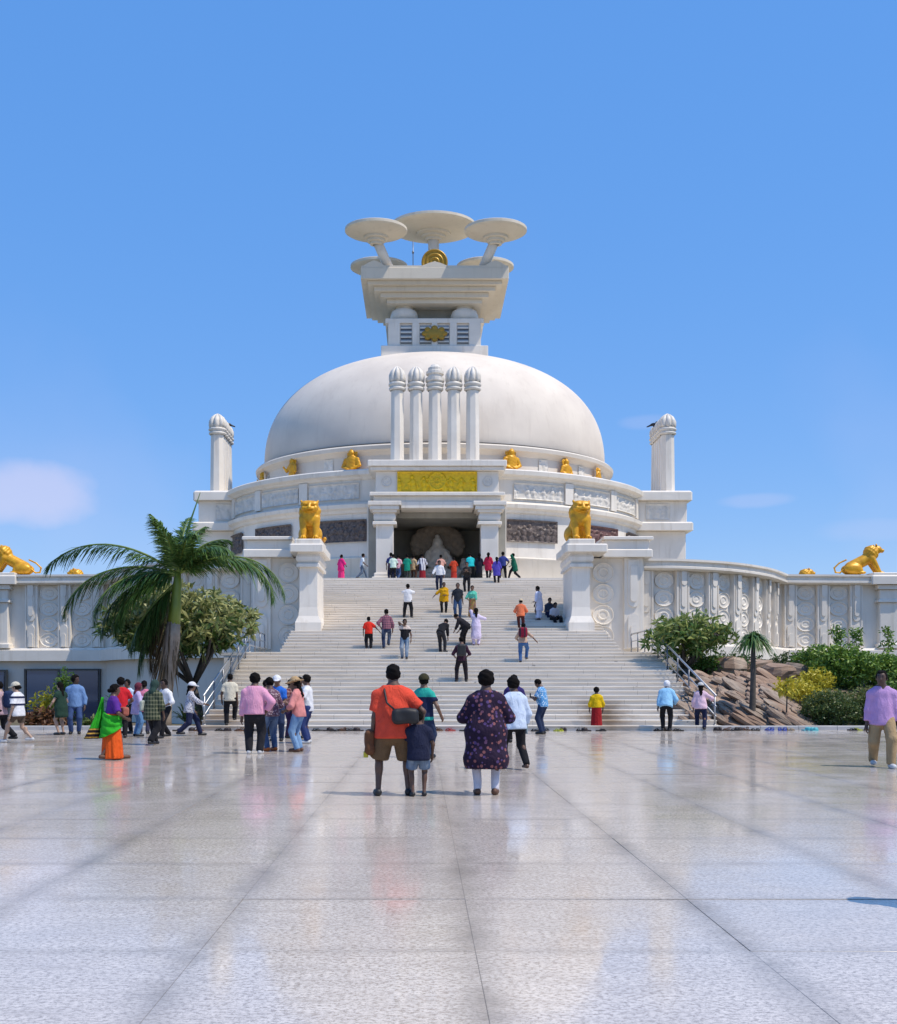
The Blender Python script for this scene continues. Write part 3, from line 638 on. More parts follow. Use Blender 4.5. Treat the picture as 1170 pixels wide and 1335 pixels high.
G('gate_cornice', -4.15, 4.15, GY - .42, GY + 3.6, 12.962, 13.16, ch=.04)
G('gate_attic', -3.78, 3.78, GY - .02, GY + 3.4, 13.162, 14.5)
G('gate_top_cornice', -4.1, 4.1, GY - .36, GY + 3.6, 14.502, 14.74, ch=.05); G('gate_top_slab', -4.25, 4.25, GY - .52, GY + 3.6, 14.742, 15.1, ch=.04)
def wheel_h(cx, cz, r):
    base = relief_height(4.9, 1.24, 31, .9)
    def H(U, V):
        o = base(U, V); d = np.hypot(U - cx, (V - cz)); an = np.arctan2(V - cz, U - cx)
        wh = .55 + .35 * (np.abs(d - r * .9) < r * .08) + .35 * (np.abs(d - r * .3) < r * .07) + .2 * ((np.cos(an * 12) > .6) & (d < r * .85))
        return np.where(d < r, wh, o)
    return H
relief('gold_panel', 'gold_panel', st, 4.9, 1.24, 31, .15, lambda u, v, h: (-2.45 + u, GY - .03 - h, 13.21 + v), res=.035, frame=.05, Hf=wheel_h(2.45, .66, .56))
for sx in (-1, 1):
    b = MB(); ring_disc(b, sx * 3.1, 13.85, GY - .035, .3, .3, .05); b.obj('rosette', M['relief_white'], st)
# niche behind the columns
NB = 73.2
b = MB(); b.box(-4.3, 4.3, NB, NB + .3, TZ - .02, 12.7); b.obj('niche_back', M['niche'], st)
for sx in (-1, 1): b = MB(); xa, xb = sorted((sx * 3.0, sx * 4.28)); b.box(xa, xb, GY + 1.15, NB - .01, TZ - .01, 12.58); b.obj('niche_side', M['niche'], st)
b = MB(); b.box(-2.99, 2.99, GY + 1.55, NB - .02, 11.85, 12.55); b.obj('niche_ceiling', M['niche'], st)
for sx in (-1, 1):                            # white wall slips joining gate and drum
    b = MB(); xa, xb = sorted((sx * 3.5, sx * 4.35)); b.box(xa, xb, GY + 1.2, 69.2, TZ - .006, 12.6); b.obj('gate_return', M['marble'], st)
M['canopy'] = stone('brown_carved_leaves', (.30, .235, .17), (.19, .15, .11), .7, 4, .2, (.1, .08, .06))
M['niche_relief2'] = stone('pale_grey_sculpture', (.78, .70, .60), (.55, .49, .41), .6, 3, .2, (.2, .17, .14))
# seated figure in relief inside the niche, under a round canopy of leaves
def fn(P):
    d = p_ell(P, (0, 0, 2.55), (.34, .3, .42)); d = smin(d, p_ell(P, (0, 0, 3.0), (.16, .16, .14)), .06)
    d = smin(d, p_cone(P, (0, 0, .9), (0, 0, 1.95), .62, .58, (0, 1, 0), .7), .12)
    for s in (-1, 1):
        d = smin(d, p_cone(P, (s * .6, 0, 1.9), (s * .85, -.1, 1.25), .2, .17), .1); d = smin(d, p_cone(P, (s * .85, -.1, 1.25), (s * .2, -.45, .95), .17, .13), .08)
        d = smin(d, p_cone(P, (s * .5, 0, .55), (s * 1.2, -.3, .4), .36, .28), .12); d = smin(d, p_cone(P, (s * 1.2, -.3, .4), (-s * .1, -.6, .35), .26, .18), .1)
    d = smin(d, p_cone(P, (.45, -.2, 2.1), (1.35, -.35, .6), .13, .22, (0, 1, 0), .6), .05)
    for s in (-1, 1): d = smin(d, p_ell(P, (s * 1.75, .1, 1.35), (.22, .2, .26)), .05); d = smin(d, p_cone(P, (s * 1.75, .1, .3), (s * 1.75, .1, 1.1), .34, .28, (0, 1, 0), .6), .08)
    return d + .02 * np.sin(P[..., 0] * 17) * np.sin(P[..., 2] * 15)
me = sdf_mesh('niche_figure', fn, (-2.2, -1, 0), (2.2, .6, 3.4), .05, M['niche_relief2'])
def fn2(P):
    d = p_ell(P, (0, .42, 2.6), (1.5, .12, 1.15))
    for k in range(11):
        a = math.pi * (k / 10) * 1.25 - .4; d = smin(d, p_ell(P, (1.45 * math.cos(a), .36, 2.5 + 1.05 * math.sin(a)), (.42, .2, .36)), .06)
    return d + .035 * np.sin(P[..., 0] * 13 + P[..., 2] * 5) * np.sin(P[..., 2] * 14)
mc = sdf_mesh('leaf_canopy', fn2, (-2.2, -.1, .9), (2.2, .7, 4.2), .06, M['canopy']); 
fo = bpy.data.objects.new('niche_figure', me); fo.location = (.1, 70.9, 8.15); link(fo); tag(fo, 'large carved seated figure under a leafy canopy inside the gate niche', 'statue'); co_ = bpy.data.objects.new('leaf_canopy', mc); link(co_, fo)
b = MB(); b.box(-2.6, 2.6, 69.8, NB - .01, TZ - .005, 8.0); b.box(-2.4, 2.4, 70.0, NB - .012, 8.0, 8.16); tag(b.obj('altar_step', M['niche_relief']), 'dim stone altar plinth inside the gate niche', 'altar')
# ---- ashoka style pillars
def pillar_parts(h, r, lotus=True):
    sh = MB(); sh.lathe([(r * 1.12, 0), (r * 1.12, .12), (r, .14), (r * .90, h - 1.55)], 8, (0, 0), 1, 1, 22.5, 382.5, 0, False)
    v = []                                      # sunk groove lines down the shaft faces
    ca = MB(); z = h - 1.55
    ca.lathe([(r * .98, z), (r * 1.16, z + .06), (r * 1.16, z + .16), (r * 1.0, z + .2), (r * 1.0, z + .26), (r * 1.2, z + .32), (r * 1.22, z + .42), (r * 1.05, z + .5)], 20)
    if lotus:
        n = 8; prof = [(.98, .5), (1.02, .7), (1.0, .95), (.82, 1.2), (.42, 1.42), (.05, 1.56)]
        for k in range(n):                      # petals as overlapping ribs
            a = 2 * math.pi * k / n; pts = [(q * r * .84 * math.sin(a), -q * r * .84 * math.cos(a), z + zz) for q, zz in prof]
            ca.tube(pts, [r * .30, r * .36, r * .36, r * .28, r * .15, r * .03], 6)
        ca.lathe([(q * r * .92, z + zz) for q, zz in prof], 12)
    else:
        ca.lathe([(r * 1.05, z + .5), (r * 1.3, z + .58), (r * 1.3, z + .78), (r * 1.0, z + .84), (r * 1.0, z + .95), (r * 1.22, z + 1.02), (r * 1.22, z + 1.18), (r * .95, z + 1.24), (r * .95, z + 1.42), (r * .7, z + 1.5), (r * .5, z + 1.62), (.01, z + 1.63)], 16, smooth=False)
    return shared(sh, 'shaft', M['marble']), shared(ca, 'capital', M['relief_white'])
PH = 6.15; p_lot = pillar_parts(PH, .455, True); p_ring = pillar_parts(PH, .455, False)
def pillar(x, y, z, mes):
    o = bpy.data.objects.new('pillar', mes[0]); o.location = tuple(np.array((x, y, z)) - np.array(st['_w'])); link(o, st); c = bpy.data.objects.new('capital', mes[1]); link(c, o); return o
for k in range(5): pillar(-.12 + (k - 2) * 1.175, 67.05, 15.1, p_ring if k == 2 else p_lot)
# ---- side gates with their own pillars seen edge on
big = pillar_parts(5.75, .54, True)
for sx, xc in ((1, 16.75), (-1, -15.65)):
    b = MB(); xo = abs(xc)
    def S(nm, x0, x1, y0, y1, z0, z1, ch=.04): xa, xb = sorted((sx * x0, sx * x1)); q = MB(); q.box(xa, xb, y0, y1, z0, z1, 0, ch); q.obj(nm, M['marble'], st)
    S('side_gate_wall', 13.6, xo + 1.15, 76.6, 84, TZ - .007, 12.3); S('side_gate_base', 13.5, xo + 1.4, 76.3, 84.3, TZ - .008, 9.5)
    S('side_gate_cornice', 13.4, xo + 1.55, 76.0, 84.6, 12.302, 12.9, .1); S('side_gate_attic', 13.6, xo + 1.2, 76.5, 84.1, 12.902, 14.45); S('side_gate_slab', 13.4, xo + 1.5, 76.05, 84.55, 14.452, 15.12, .12)
    relief('frieze_panel', 'relief_white', st, 1.7, 1.1, 300 + sx, .08, lambda u, v, h: (sx * (xo - .9) - .85 + u, 76.49 - h, 13.1 + v), res=.06)
    for k in range(5): pillar(xc, 77.4 + .75 * k, 15.12, big)
# ---- harmika and umbrellas
HC = np.array((-.02, D))
def Hb(nm, hw, z0, z1, mat='umbrella', ch=.03, parent=st): b = MB(); b.box(HC[0] - hw, HC[0] + hw, HC[1] - hw * .8, HC[1] + hw * .8, z0, z1, 0, ch); return b.obj(nm, M[mat], parent)
Hb('harmika_base', 3.85, 24.6, 25.75, 'marble'); hk = Hb('harmika_block', 3.35, 25.752, 27.45, 'marble'); Hb('harmika_cap', 3.55, 27.452, 27.8, 'marble', .05)
yf = HC[1] - 3.35 * .8
for k, (x0, x1) in enumerate(((-2.45, -1.65), (-1.05, -.25), (.25, 1.05), (1.65, 2.45))):
    b = MB(); b.box(HC[0] + x0, HC[0] + x1, yf - .03, yf + .02, 26.0, 27.3); wo = b.obj('window', M['dark_steel'], st)
    for q in range(4): b = MB(); z = 26.05 + q * .33; b.prism([(yf - .16, z), (yf - .02, z + .12), (yf - .02, z + .2), (yf - .16, z + .06)], 'x', HC[0] + x0, HC[0] + x1); lo_ = b.obj('louver', M['marble'], st); lo_.parent = wo
for (x0, x1) in ((-3.33, -2.5), (-1.6, -1.1), (-.2, .2), (1.1, 1.6), (2.5, 3.33)): b = MB(); b.box(HC[0] + x0, HC[0] + x1, yf - .18, yf + .01, 25.753, 27.45); b.obj('pilaster', M['marble'], st)
def fn(P):
    d = p_ell(P, (0, 0, 0), (.62, .16, .38))
    for k in range(8): a = 2 * math.pi * k / 8; d = smin(d, p_ell(P, (.72 * math.cos(a), 0, .42 * math.sin(a)), (.22, .14, .18)), .05)
    return d
me = sdf_mesh('emblem', fn, (-1.1, -.3, -.8), (1.1, .3, .8), .05, M['gold_wheel']); o = bpy.data.objects.new('emblem', me); o.location = tuple(np.array((HC[0], yf - .25, 26.65)) - np.array(st['_w'])); link(o, st)
for sx in (-1, 1):
    for sy in (-1, 1):
        b = MB(); b.lathe([(.55, 27.8), (.95, 27.95), (1.02, 28.25), (.9, 28.6), (.6, 28.75), (.62, 28.95)], 20, (HC[0] + sx * 2.2, HC[1] + sy * 1.75), 1, .85); b.obj('baluster', M['marble'], st)
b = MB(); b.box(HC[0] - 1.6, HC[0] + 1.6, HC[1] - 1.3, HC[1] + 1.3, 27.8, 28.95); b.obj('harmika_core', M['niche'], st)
zz = [28.9, 29.22, 29.55, 29.88, 30.15, 30.95]; hw = [3.45, 3.9, 4.35, 4.8, 5.25]
for k in range(5): Hb('stepped_cornice', hw[k], zz[k] + (.002 if k else 0), zz[k + 1], 'umbrella', .03)
zt = 30.95; fy = HC[1] - 5.25 * .8
b = MB()
for (x, wd, h) in ((0, 1.15, .42), (-4.3, .95, .5), (4.3, .95, .5)):
    b.prism([(HC[0] + x - wd, zt + .003), (HC[0] + x + wd, zt + .003), (HC[0] + x + wd * .35, zt + h * .75), (HC[0] + x, zt + h), (HC[0] + x - wd * .35, zt + h * .75)], 'y', fy + .02, fy + .3)
b.box(HC[0] - 5.2, HC[0] + 5.2, fy + .05, fy + .28, zt + .002, zt + .14); b.obj('parapet', M['umbrella'], st)
def umbrella(c, r, zc, foot, sq=.85, pole=.26):
    pr = [(r * .1, zc - .82), (r * .20, zc - .80), (r * .20, zc - .62), (r * .29, zc - .60), (r * .29, zc - .42), (r * .40, zc - .40), (r * .40, zc - .24), (r * .52, zc - .2), (r * .92, zc + .02), (r, zc + .12), (r, zc + .30), (r * .97, zc + .34), (r * .5, zc + .46), (.01, zc + .5)]
    b = MB(); b.lathe(pr, 44, c, 1, sq, 0, 360, 0, False); o = b.obj('umbrella_disc', M['umbrella'], st)
    q = np.array((c[0], c[1], zc - .4)); b = MB(); b.tube([foot, q], [pole * 1.05, pole], 10); po = b.obj('umbrella_pole', M['marble'], st); po.parent = o
umbrella((HC[0] - .05, D - .3), 3.2, 35.2, (HC[0], D - .3, zt - .1), .85, .42)
for (x, y, fx, fy_) in ((-4.15, -4.4, -3.1, -3.1), (4.3, -4.4, 3.3, -3.1), (-4.2, 2.3, -3.3, 1.9), (3.95, 2.3, 3.2, 1.9)):
    umbrella((HC[0] + x, D + y), 2.2, 33.25, (HC[0] + fx, D + fy_, zt - .1), .85, .34)
me = sdf_mesh('gold_wheel', lambda P: np.maximum(np.hypot(P[..., 0], P[..., 2]) - .95, np.abs(P[..., 1]) - (.16 + .05 * np.cos(np.hypot(P[..., 0], P[..., 2]) * 22))), (-1.1, -.4, -1.1), (1.1, .4, 1.1), .05, M['gold_wheel'])
o = bpy.data.objects.new('gold_wheel', me); o.location = tuple(np.array((HC[0], D - 3.2, 31.65)) - np.array(st['_w'])); link(o, st)
b = MB(); b.tube([(HC[0] - 1.55, D - 3, zt), (HC[0] - 1.55, D - 3, 33.3)], .035, 6); b.tube([(HC[0] - 1.55, D - 3, 32.4), (HC[0] - 1.55, D - 3, 32.55)], .08, 6); b.obj('lightning_rod', M['dark_steel'], st)
# ================================================================ gilded statues
def lion_fn(P):
    x = np.abs(P[..., 0]); Q = P.copy(); Q[..., 0] = x
    d = p_cone(P, (0, .55, .48), (0, -.02, 1.0), .40, .37)
    d = smin(d, p_ell(Q, (.30, .50, .36), (.25, .44, .37)), .08)
    d = smin(d, p_ell(P, (0, -.22, 1.02), (.40, .30, .38)), .1)                  # chest
    mane = p_ell(P, (0, -.10, 1.30), (.50, .40, .50)); ca = np.sin(P[..., 0] * 21 + 1) * np.sin(P[..., 2] * 19) + .6 * np.sin(P[..., 1] * 22 + P[..., 2] * 9)
    d = smin(d, mane + .022 * ca, .06)
    bib = p_cone(P, (0, -.36, 1.3), (0, -.46, .86), .30, .10, (0, 1, 0), .6); d = smin(d, bib + .012 * np.sin(P[..., 0] * 30), .05)
    head = p_ell(P, (0, -.40, 1.52), (.40, .30, .30)); head = smin(head, p_ell(Q, (.22, -.40, 1.66), (.18, .22, .13)), .08); head = smin(head, p_ell(P, (0, -.62, 1.40), (.245, .17, .145)), .06)
    head = smin(head, p_cone(P, (0, -.62, 1.62), (0, -.755, 1.45), .08, .075), .04)
    head = smin(head, p_ell(Q, (.17, -.62, 1.63), (.13, .07, .04)), .03)          # brow
    head = smin(head, p_ell(Q, (.27, -.56, 1.45), (.10, .12, .1)), .05)
    head = np.maximum(head, -p_ell(Q, (.17, -.69, 1.55), (.105, .085, .042)))
    head = np.maximum(head, -p_ell(P, (0, -.78, 1.335), (.23, .13, .03)))
    head = smin(head, p_ell(Q, (.37, -.34, 1.775), (.055, .05, .075)), .03)
    d = smin(d, head, .03)
    d = smin(d, p_cone(Q, (.29, -.25, 1.0), (.28, -.42, .14), .20, .125), .06)
    d = smin(d, p_ell(Q, (.28, -.56, .09), (.16, .22, .10)), .04) + .008 * np.sin(np.clip(P[..., 1], -1, -.55) * 1) * 0
    d = smin(d, p_ell(Q, (.43, -.02, .09), (.14, .26, .10)), .04)
    for k in (-1, 0, 1): d = np.maximum(d, -p_ell(Q, (.28 + k * .075 + .037, -.78, .09), (.012, .12, .09)))
    for s in range(1):
        pts = [(0, .95, .12), (.34, 1.1, .10), (.62, .85, .10), (.66, .5, .16)]
        for a, b_ in zip(pts[:-1], pts[1:]): d = smin(d, p_cone(P, a, b_, .06, .06), .03)
        d = smin(d, p_ell(P, pts[-1], (.09, .14, .1)), .03)
    return np.maximum(d, -P[..., 2])
lion_me = sdf_mesh('lion_statue', lion_fn, (-.85, -1.0, -.06), (.85, 1.3, 2.05), .028, M['gold'])
def lion_side_fn(P):     # the ones along the wall: longer, front legs planted ahead, head lifted forward
    Q = P.copy(); Q[..., 0] = np.abs(P[..., 0])
    d = p_cone(P, (0, .85, .45), (0, -.25, 1.02), .36, .36)
    d = smin(d, p_ell(Q, (.28, .78, .34), (.24, .55, .34)), .08)
    d = smin(d, p_cone(Q, (.30, .35, .25), (.32, .62, .16), .16, .14), .05)
    mane = p_ell(P, (0, -.40, 1.32), (.44, .46, .50)); d = smin(d, mane + .022 * np.sin(P[..., 1] * 19) * np.sin(P[..., 2] * 19 + P[..., 0] * 8), .08)
    head = p_ell(P, (0, -.78, 1.55), (.27, .30, .26)); head = smin(head, p_ell(P, (0, -1.08, 1.48), (.17, .16, .13)), .05)
    head = np.maximum(head, -p_ell(P, (0, -1.2, 1.43), (.15, .14, .02))); head = smin(head, p_ell(Q, (.2, -.66, 1.80), (.07, .06, .1)), .04); d = smin(d, head, .04)
    head = None
    d = smin(d, p_cone(Q, (.24, -.35, 1.0), (.24, -.85, .12), .22, .13), .06); d = smin(d, p_ell(Q, (.24, -.98, .09), (.14, .2, .09)), .04)
    d = smin(d, p_ell(Q, (.38, .28, .09), (.13, .24, .1)), .04)
    pts = [(0, 1.25, .35), (0, 1.5, .12), (0, 1.78, .14), (0, 1.86, .42), (0, 1.55, .72), (0, 1.12, .92)]
    for a, b_ in zip(pts[:-1], pts[1:]): d = smin(d, p_cone(P, a, b_, .05, .05), .03)
    return np.maximum(d, -P[..., 2])
lion_side = sdf_mesh('lion_statue', lion_side_fn, (-.75, -1.4, -.06), (.75, 2.05, 2.0), .032, M['gold'])
def put(me, name, loc, rz, label, cat, sc=1, group=None):
    o = bpy.data.objects.new(name, me); o.location = loc; o.rotation_euler = (0, 0, rz); o.scale = (sc,) * 3 if not isinstance(sc, tuple) else sc; link(o); return tag(o, label, cat, group)
put(lion_me, 'lion_statue', (-6.3, 49.0, 7.955), R(3), 'golden seated lion on the pedestal at the palm side of the stairs', 'lion statue', (1, .9, .99), 'golden lions')
put(lion_me, 'lion_statue', (5.98, 49.0, 7.955), R(10), 'golden seated lion on the pedestal at the rock side of the stairs', 'lion statue', (1, .9, .99), 'golden lions')
put(lion_side, 'lion_statue', (22.95, 58.6, CZ1 + .07), R(90), 'golden lion in profile above the rock garden, on the wall end cap', 'lion statue', .88, 'golden lions')
put(lion_side, 'lion_statue', (20.55, 61.8, CZ1 - .62), R(90), 'small half hidden golden lion behind the wall above the rock garden', 'lion statue', .74, 'golden lions')
put(lion_side, 'lion_statue', (-23.6, 58.6, CZ1 + .07), R(-90), 'golden lion in profile on the wall end above the glass door', 'lion statue', .88, 'golden lions')
put(lion_side, 'lion_statue', (-20.7, 61.8, CZ1 - .62), R(-90), 'small half hidden golden lion behind the wall near the palm fronds', 'lion statue', .74, 'golden lions')
b = MB(); b.box(-27, -18.7, 60.2, 63.5, 2.6, CZ1 - .6); b.box(18.7, 27, 60.2, 63.5, 2.6, CZ1 - .6); tag(b.obj('upper_court', M['step']), kind='structure')
def buddha_fn(stand):
    def fn(P):
        Q = P.copy(); Q[..., 0] = np.abs(P[..., 0])
        if not stand:
            d = p_cone(P, (0, 0, .35), (0, 0, .86), .26, .25, (0, 1, 0), .75); d = smin(d, p_cone(Q, (.15, 0, .16), (.55, -.14, .14), .16, .12), .06); d = smin(d, p_cone(Q, (.55, -.14, .14), (.0, -.3, .12), .12, .09), .05)
            d = smin(d, p_cone(Q, (.28, 0, .86), (.40, -.02, .52), .10, .085), .04); d = smin(d, p_cone(Q, (.40, -.02, .52), (.08, -.26, .32), .08, .06), .04); z = 1.18
        else:
            d = p_cone(P, (0, 0, .1), (0, 0, .95), .26, .24, (0, 1, 0), .7); d = smin(d, p_cone(P, (0, 0, .9), (0, 0, 1.1), .22, .26, (0, 1, 0), .7), .06)
            d = smin(d, p_cone(P, (.28, 0, 1.1), (.36, -.05, .7), .09, .08), .04); d = smin(d, p_cone(P, (-.28, 0, 1.1), (-.42, -.05, .8), .09, .08), .04); d = smin(d, p_cone(P, (-.42, -.05, .8), (-.5, -.25, 1.08), .08, .06), .04); z = 1.38
        d = smin(d, p_cone(P, (0, 0, z - .25), (0, 0, z - .1), .09, .08), .04); d = smin(d, p_ell(P, (0, -.02, z), (.145, .15, .18)), .03); d = smin(d, p_ell(P, (0, .01, z + .18), (.07, .07, .06)), .03)
        d = smin(d, np.maximum(np.hypot(P[..., 0], P[..., 2] - z) - .27, np.abs(P[..., 1] - .1) - .03), .02)
        return np.maximum(d, -P[..., 2]) + .006 * np.sin(P[..., 2] * 40 + P[..., 0] * 20)
    return fn
bs = sdf_mesh('buddha_statue', buddha_fn(False), (-.8, -.55, -.05), (.8, .4, 1.6), .04, M['gold']); bt = sdf_mesh('buddha_statue', buddha_fn(True), (-.7, -.5, -.05), (.7, .4, 1.8), .04, M['gold'])
for phi, me, s_, lb in ((22, bs, 1.12, 'golden seated figure on the drum ledge just rock side of gate'), (42, bs, .95, 'golden seated figure on the drum ledge above the rock side lion'), (60, bt, .78, 'small golden standing figure far round the drum on rock side'),
                  (-25, bs, 1.12, 'golden seated figure on the drum ledge just palm side of gate'), (-48, bt, .95, 'golden standing figure with raised hand on the palm side drum ledge'), (-70, bt, .8, 'small golden standing figure far round the drum on palm side')):
    a = R(phi); put(me, 'buddha_statue', (13.15 * math.sin(a), D - SQ * 13.15 * math.cos(a), 15.055), math.atan2(math.sin(a), math.cos(a)), lb, 'statue', (s_ * 1.35, s_ * 1.1, s_ * 1.14), 'golden figures round the drum')
M['crow'] = plain('black_feathers', (.02, .02, .025), .5)
def crow(P):
    d = p_ell(P, (0, 0, .12), (.07, .17, .08)); d = smin(d, p_ell(P, (0, -.15, .2), (.05, .06, .055)), .03); d = smin(d, p_cone(P, (0, -.2, .2), (0, -.29, .19), .022, .006), .01); d = smin(d, p_cone(P, (0, .12, .1), (0, .34, .04), .05, .03), .03)
    for s in (-1, 1): d = smin(d, p_cone(P, (s * .03, 0, .06), (s * .03, 0, -.02), .012, .012), .01)
    return d
cm = sdf_mesh('crow', crow, (-.15, -.35, -.05), (.15, .45, .35), .02, M['crow'])
put(cm, 'crow', (-15.65 + .42, 77.55 + 1.0 * 1.6, 20.35), R(-70), 'black crow perched on the pillars at the palm side', 'bird', 1.5, 'crows'); put(cm, 'crow', (16.75 - .6, 77.55 + 1.0 * 1.6, 20.35), R(60), 'black crow perched on the pillars at the rock side', 'bird', 1.5, 'crows')

for o in list(bpy.data.objects):                 # the building's axis lies a little off the stair's axis
    if o.parent is None and o.name.split('.')[0] in ('stupa', 'buddha_statue', 'niche_figure', 'altar_step', 'crow'): o.location.x -= .25
# ================================================================ plants and rocks
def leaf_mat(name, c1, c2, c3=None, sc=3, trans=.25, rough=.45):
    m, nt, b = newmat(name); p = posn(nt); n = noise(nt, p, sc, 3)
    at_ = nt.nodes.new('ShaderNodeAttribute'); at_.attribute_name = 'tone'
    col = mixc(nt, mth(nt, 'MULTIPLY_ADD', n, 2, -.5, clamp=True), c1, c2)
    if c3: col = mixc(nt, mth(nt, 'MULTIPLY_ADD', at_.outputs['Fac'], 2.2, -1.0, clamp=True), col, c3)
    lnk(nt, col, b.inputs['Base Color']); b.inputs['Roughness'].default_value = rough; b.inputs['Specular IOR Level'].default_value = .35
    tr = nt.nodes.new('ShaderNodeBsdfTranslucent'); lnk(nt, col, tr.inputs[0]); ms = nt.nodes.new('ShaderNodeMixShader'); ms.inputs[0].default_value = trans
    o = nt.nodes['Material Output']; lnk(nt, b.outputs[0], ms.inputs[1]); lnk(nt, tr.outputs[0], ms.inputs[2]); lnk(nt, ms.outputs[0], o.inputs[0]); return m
M['palm'] = leaf_mat('palm_leaflet', (.045, .105, .024), (.075, .16, .038), (.16, .24, .06))
M['palm_dry'] = leaf_mat('dry_palm_leaflet', (.13, .09, .045), (.07, .05, .028), (.22, .15, .075))
M['plumeria'] = leaf_mat('plumeria_leaf', (.045, .10, .022), (.075, .14, .035), (.42, .42, .17))
M['plumeria_r'] = leaf_mat('plumeria_leaf_green', (.045, .115, .022), (.08, .17, .035), (.32, .36, .11))
M['bark'] = stone('grey_bark', (.10, .085, .07), (.055, .047, .04), .9, 6, .0, bmp=.9, fine=14)
M['palm_bark'] = stone('pale_palm_bark', (.36, .29, .22), (.25, .19, .14), .85, 4, .5, (.15, .11, .08), .8, fine=12)
M['crownshaft'] = plain('green_crownshaft', (.16, .22, .035), .45, sc=3)
M['shrub'] = leaf_mat('shrub_leaf', (.065, .14, .02), (.11, .21, .035), (.24, .36, .06))
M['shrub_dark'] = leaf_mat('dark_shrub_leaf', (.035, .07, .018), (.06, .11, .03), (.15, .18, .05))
M['yellow'] = leaf_mat('yellow_leaf', (.50, .42, .03), (.38, .36, .03), (.65, .55, .06))
M['redleaf'] = leaf_mat('copper_leaf', (.12, .045, .025), (.07, .05, .02), (.2, .09, .04))
M['grass'] = leaf_mat('grass_blade', (.09, .15, .03), (.16, .20, .05), (.28, .27, .08))
def leafmesh(name, V, Fc, T, mat, parent=None):
    me = bpy.data.meshes.new(name); me.from_pydata(V, [], Fc); at_ = me.attributes.new('tone', 'FLOAT', 'FACE'); at_.data.foreach_set('value', T)
    me.materials.append(mat); me.polygons.foreach_set('use_smooth', [True] * len(Fc)); me.update(); o = bpy.data.objects.new(name, me); return link(o, parent)
def rvec(r): v = np.array((r.gauss(0, 1), r.gauss(0, 1), r.gauss(0, 1))); return v / (np.linalg.norm(v) + 1e-9)
def blade(V, Fc, T, p, d, up, ln, wd, droop, tone, seg=2):
    d = d / np.linalg.norm(d); s = np.cross(d, up); s = s / (np.linalg.norm(s) + 1e-9); b0 = len(V); wds = [.25, 1, .12] if seg == 2 else [.3, 1, .85, .1]
    n = len(wds)
    for k in range(n):
        t = k / (n - 1); c = p + d * ln * t + np.array((0, 0, -droop * ln * t * t)); h = s * wd * wds[k] / 2; V.append(tuple(c - h)); V.append(tuple(c + h))
    for k in range(n - 1): Fc.append((b0 + 2 * k, b0 + 2 * k + 1, b0 + 2 * k + 3, b0 + 2 * k + 2)); T.append(tone)
def frond(V, Fc, T, base, az, el, ln, bend, r, leaf=.55, n=46, twist=0, tone=.4, dry=0):
    # rachis curving down, leaflets on both sides
    dirh = np.array((math.cos(az), math.sin(az), 0.)); p = np.array(base, float); e = el; pts = [p.copy()]; ds = []
    for k in range(n):
        d = dirh * math.cos(e) + np.array((0, 0, math.sin(e))); ds.append(d); p = p + d * ln / n; pts.append(p.copy()); e -= bend / n * (.4 + 1.3 * k / n)
    side = np.array((-dirh[1], dirh[0], 0.))
    for k in range(4, n):
        t = k / n; d = ds[k]; l = leaf * (math.sin(math.pi * min(1, .18 + .80 * t)) ** .6) * r.uniform(.82, 1.12)
        up = np.cross(side, d)
        for s in (-1, 1):
            for q in range(2):
                dd = side * s * (.85 - .35 * t) + d * (.55 + .55 * t) + up * r.uniform(-.12, .38) + rvec(r) * .10
                blade(V, Fc, T, pts[k] + d * q * ln / n * .5, dd, up + rvec(r) * .25, l * 1.2, .05, r.uniform(.25, .6) + dry, min(1, max(0, tone + r.uniform(-.3, .3))))
    return pts
def rachis(mb, pts, r0): mb.tube(pts[::3] + [pts[-1]], [r0 * (1 - .8 * i / (len(pts[::3]))) for i in range(len(pts[::3]) + 1)], 5)
# ---- the tall palm
r = random.Random(4); PB = np.array((-9.72, 35.6, -.05)); PY = 35.6
pm = root('palm_tree', tuple(PB), 'tall feather palm with green crownshaft and hanging dry fronds beside the stairs', 'palm tree')
b = MB(); b.tube([PB + np.array(q) for q in ((-.05, 0, -.2), (-.03, 0, .4), (.02, 0, 1.2), (.12, 0, 2.2), (.24, 0, 3.0), (.30, 0, 3.55))], [.30, .25, .24, .27, .27, .22], 14); b.obj('trunk', M['palm_bark'], pm)
b = MB(); b.tube([PB + np.array(q) for q in ((.30, 0, 3.5), (.36, 0, 4.1), (.42, 0, 4.8), (.44, 0, 5.2))], [.225, .19, .15, .1], 12); b.obj('crownshaft', M['crownshaft'], pm)
CR = PB + np.array((.44, 0, 5.15))
def mkfrond(az, el, ln, bend, leaf=.62, tone=.4, mat='palm', dry=0, base=None):
    V, Fc, T = [], [], []; base = CR if base is None else base; pts = frond(V, Fc, T, base, R(az), R(el), ln, R(bend), r, leaf, 60, 0, tone, dry)
    o = leafmesh('frond', [tuple(np.array(v) - PB) for v in V], Fc, T, M[mat], pm); mb = MB(); rachis(mb, pts, .05); mb.obj('rachis', M['crownshaft'] if mat == 'palm' else M['palm_dry'], pm)
    me = bpy.data.objects[-1] if False else None
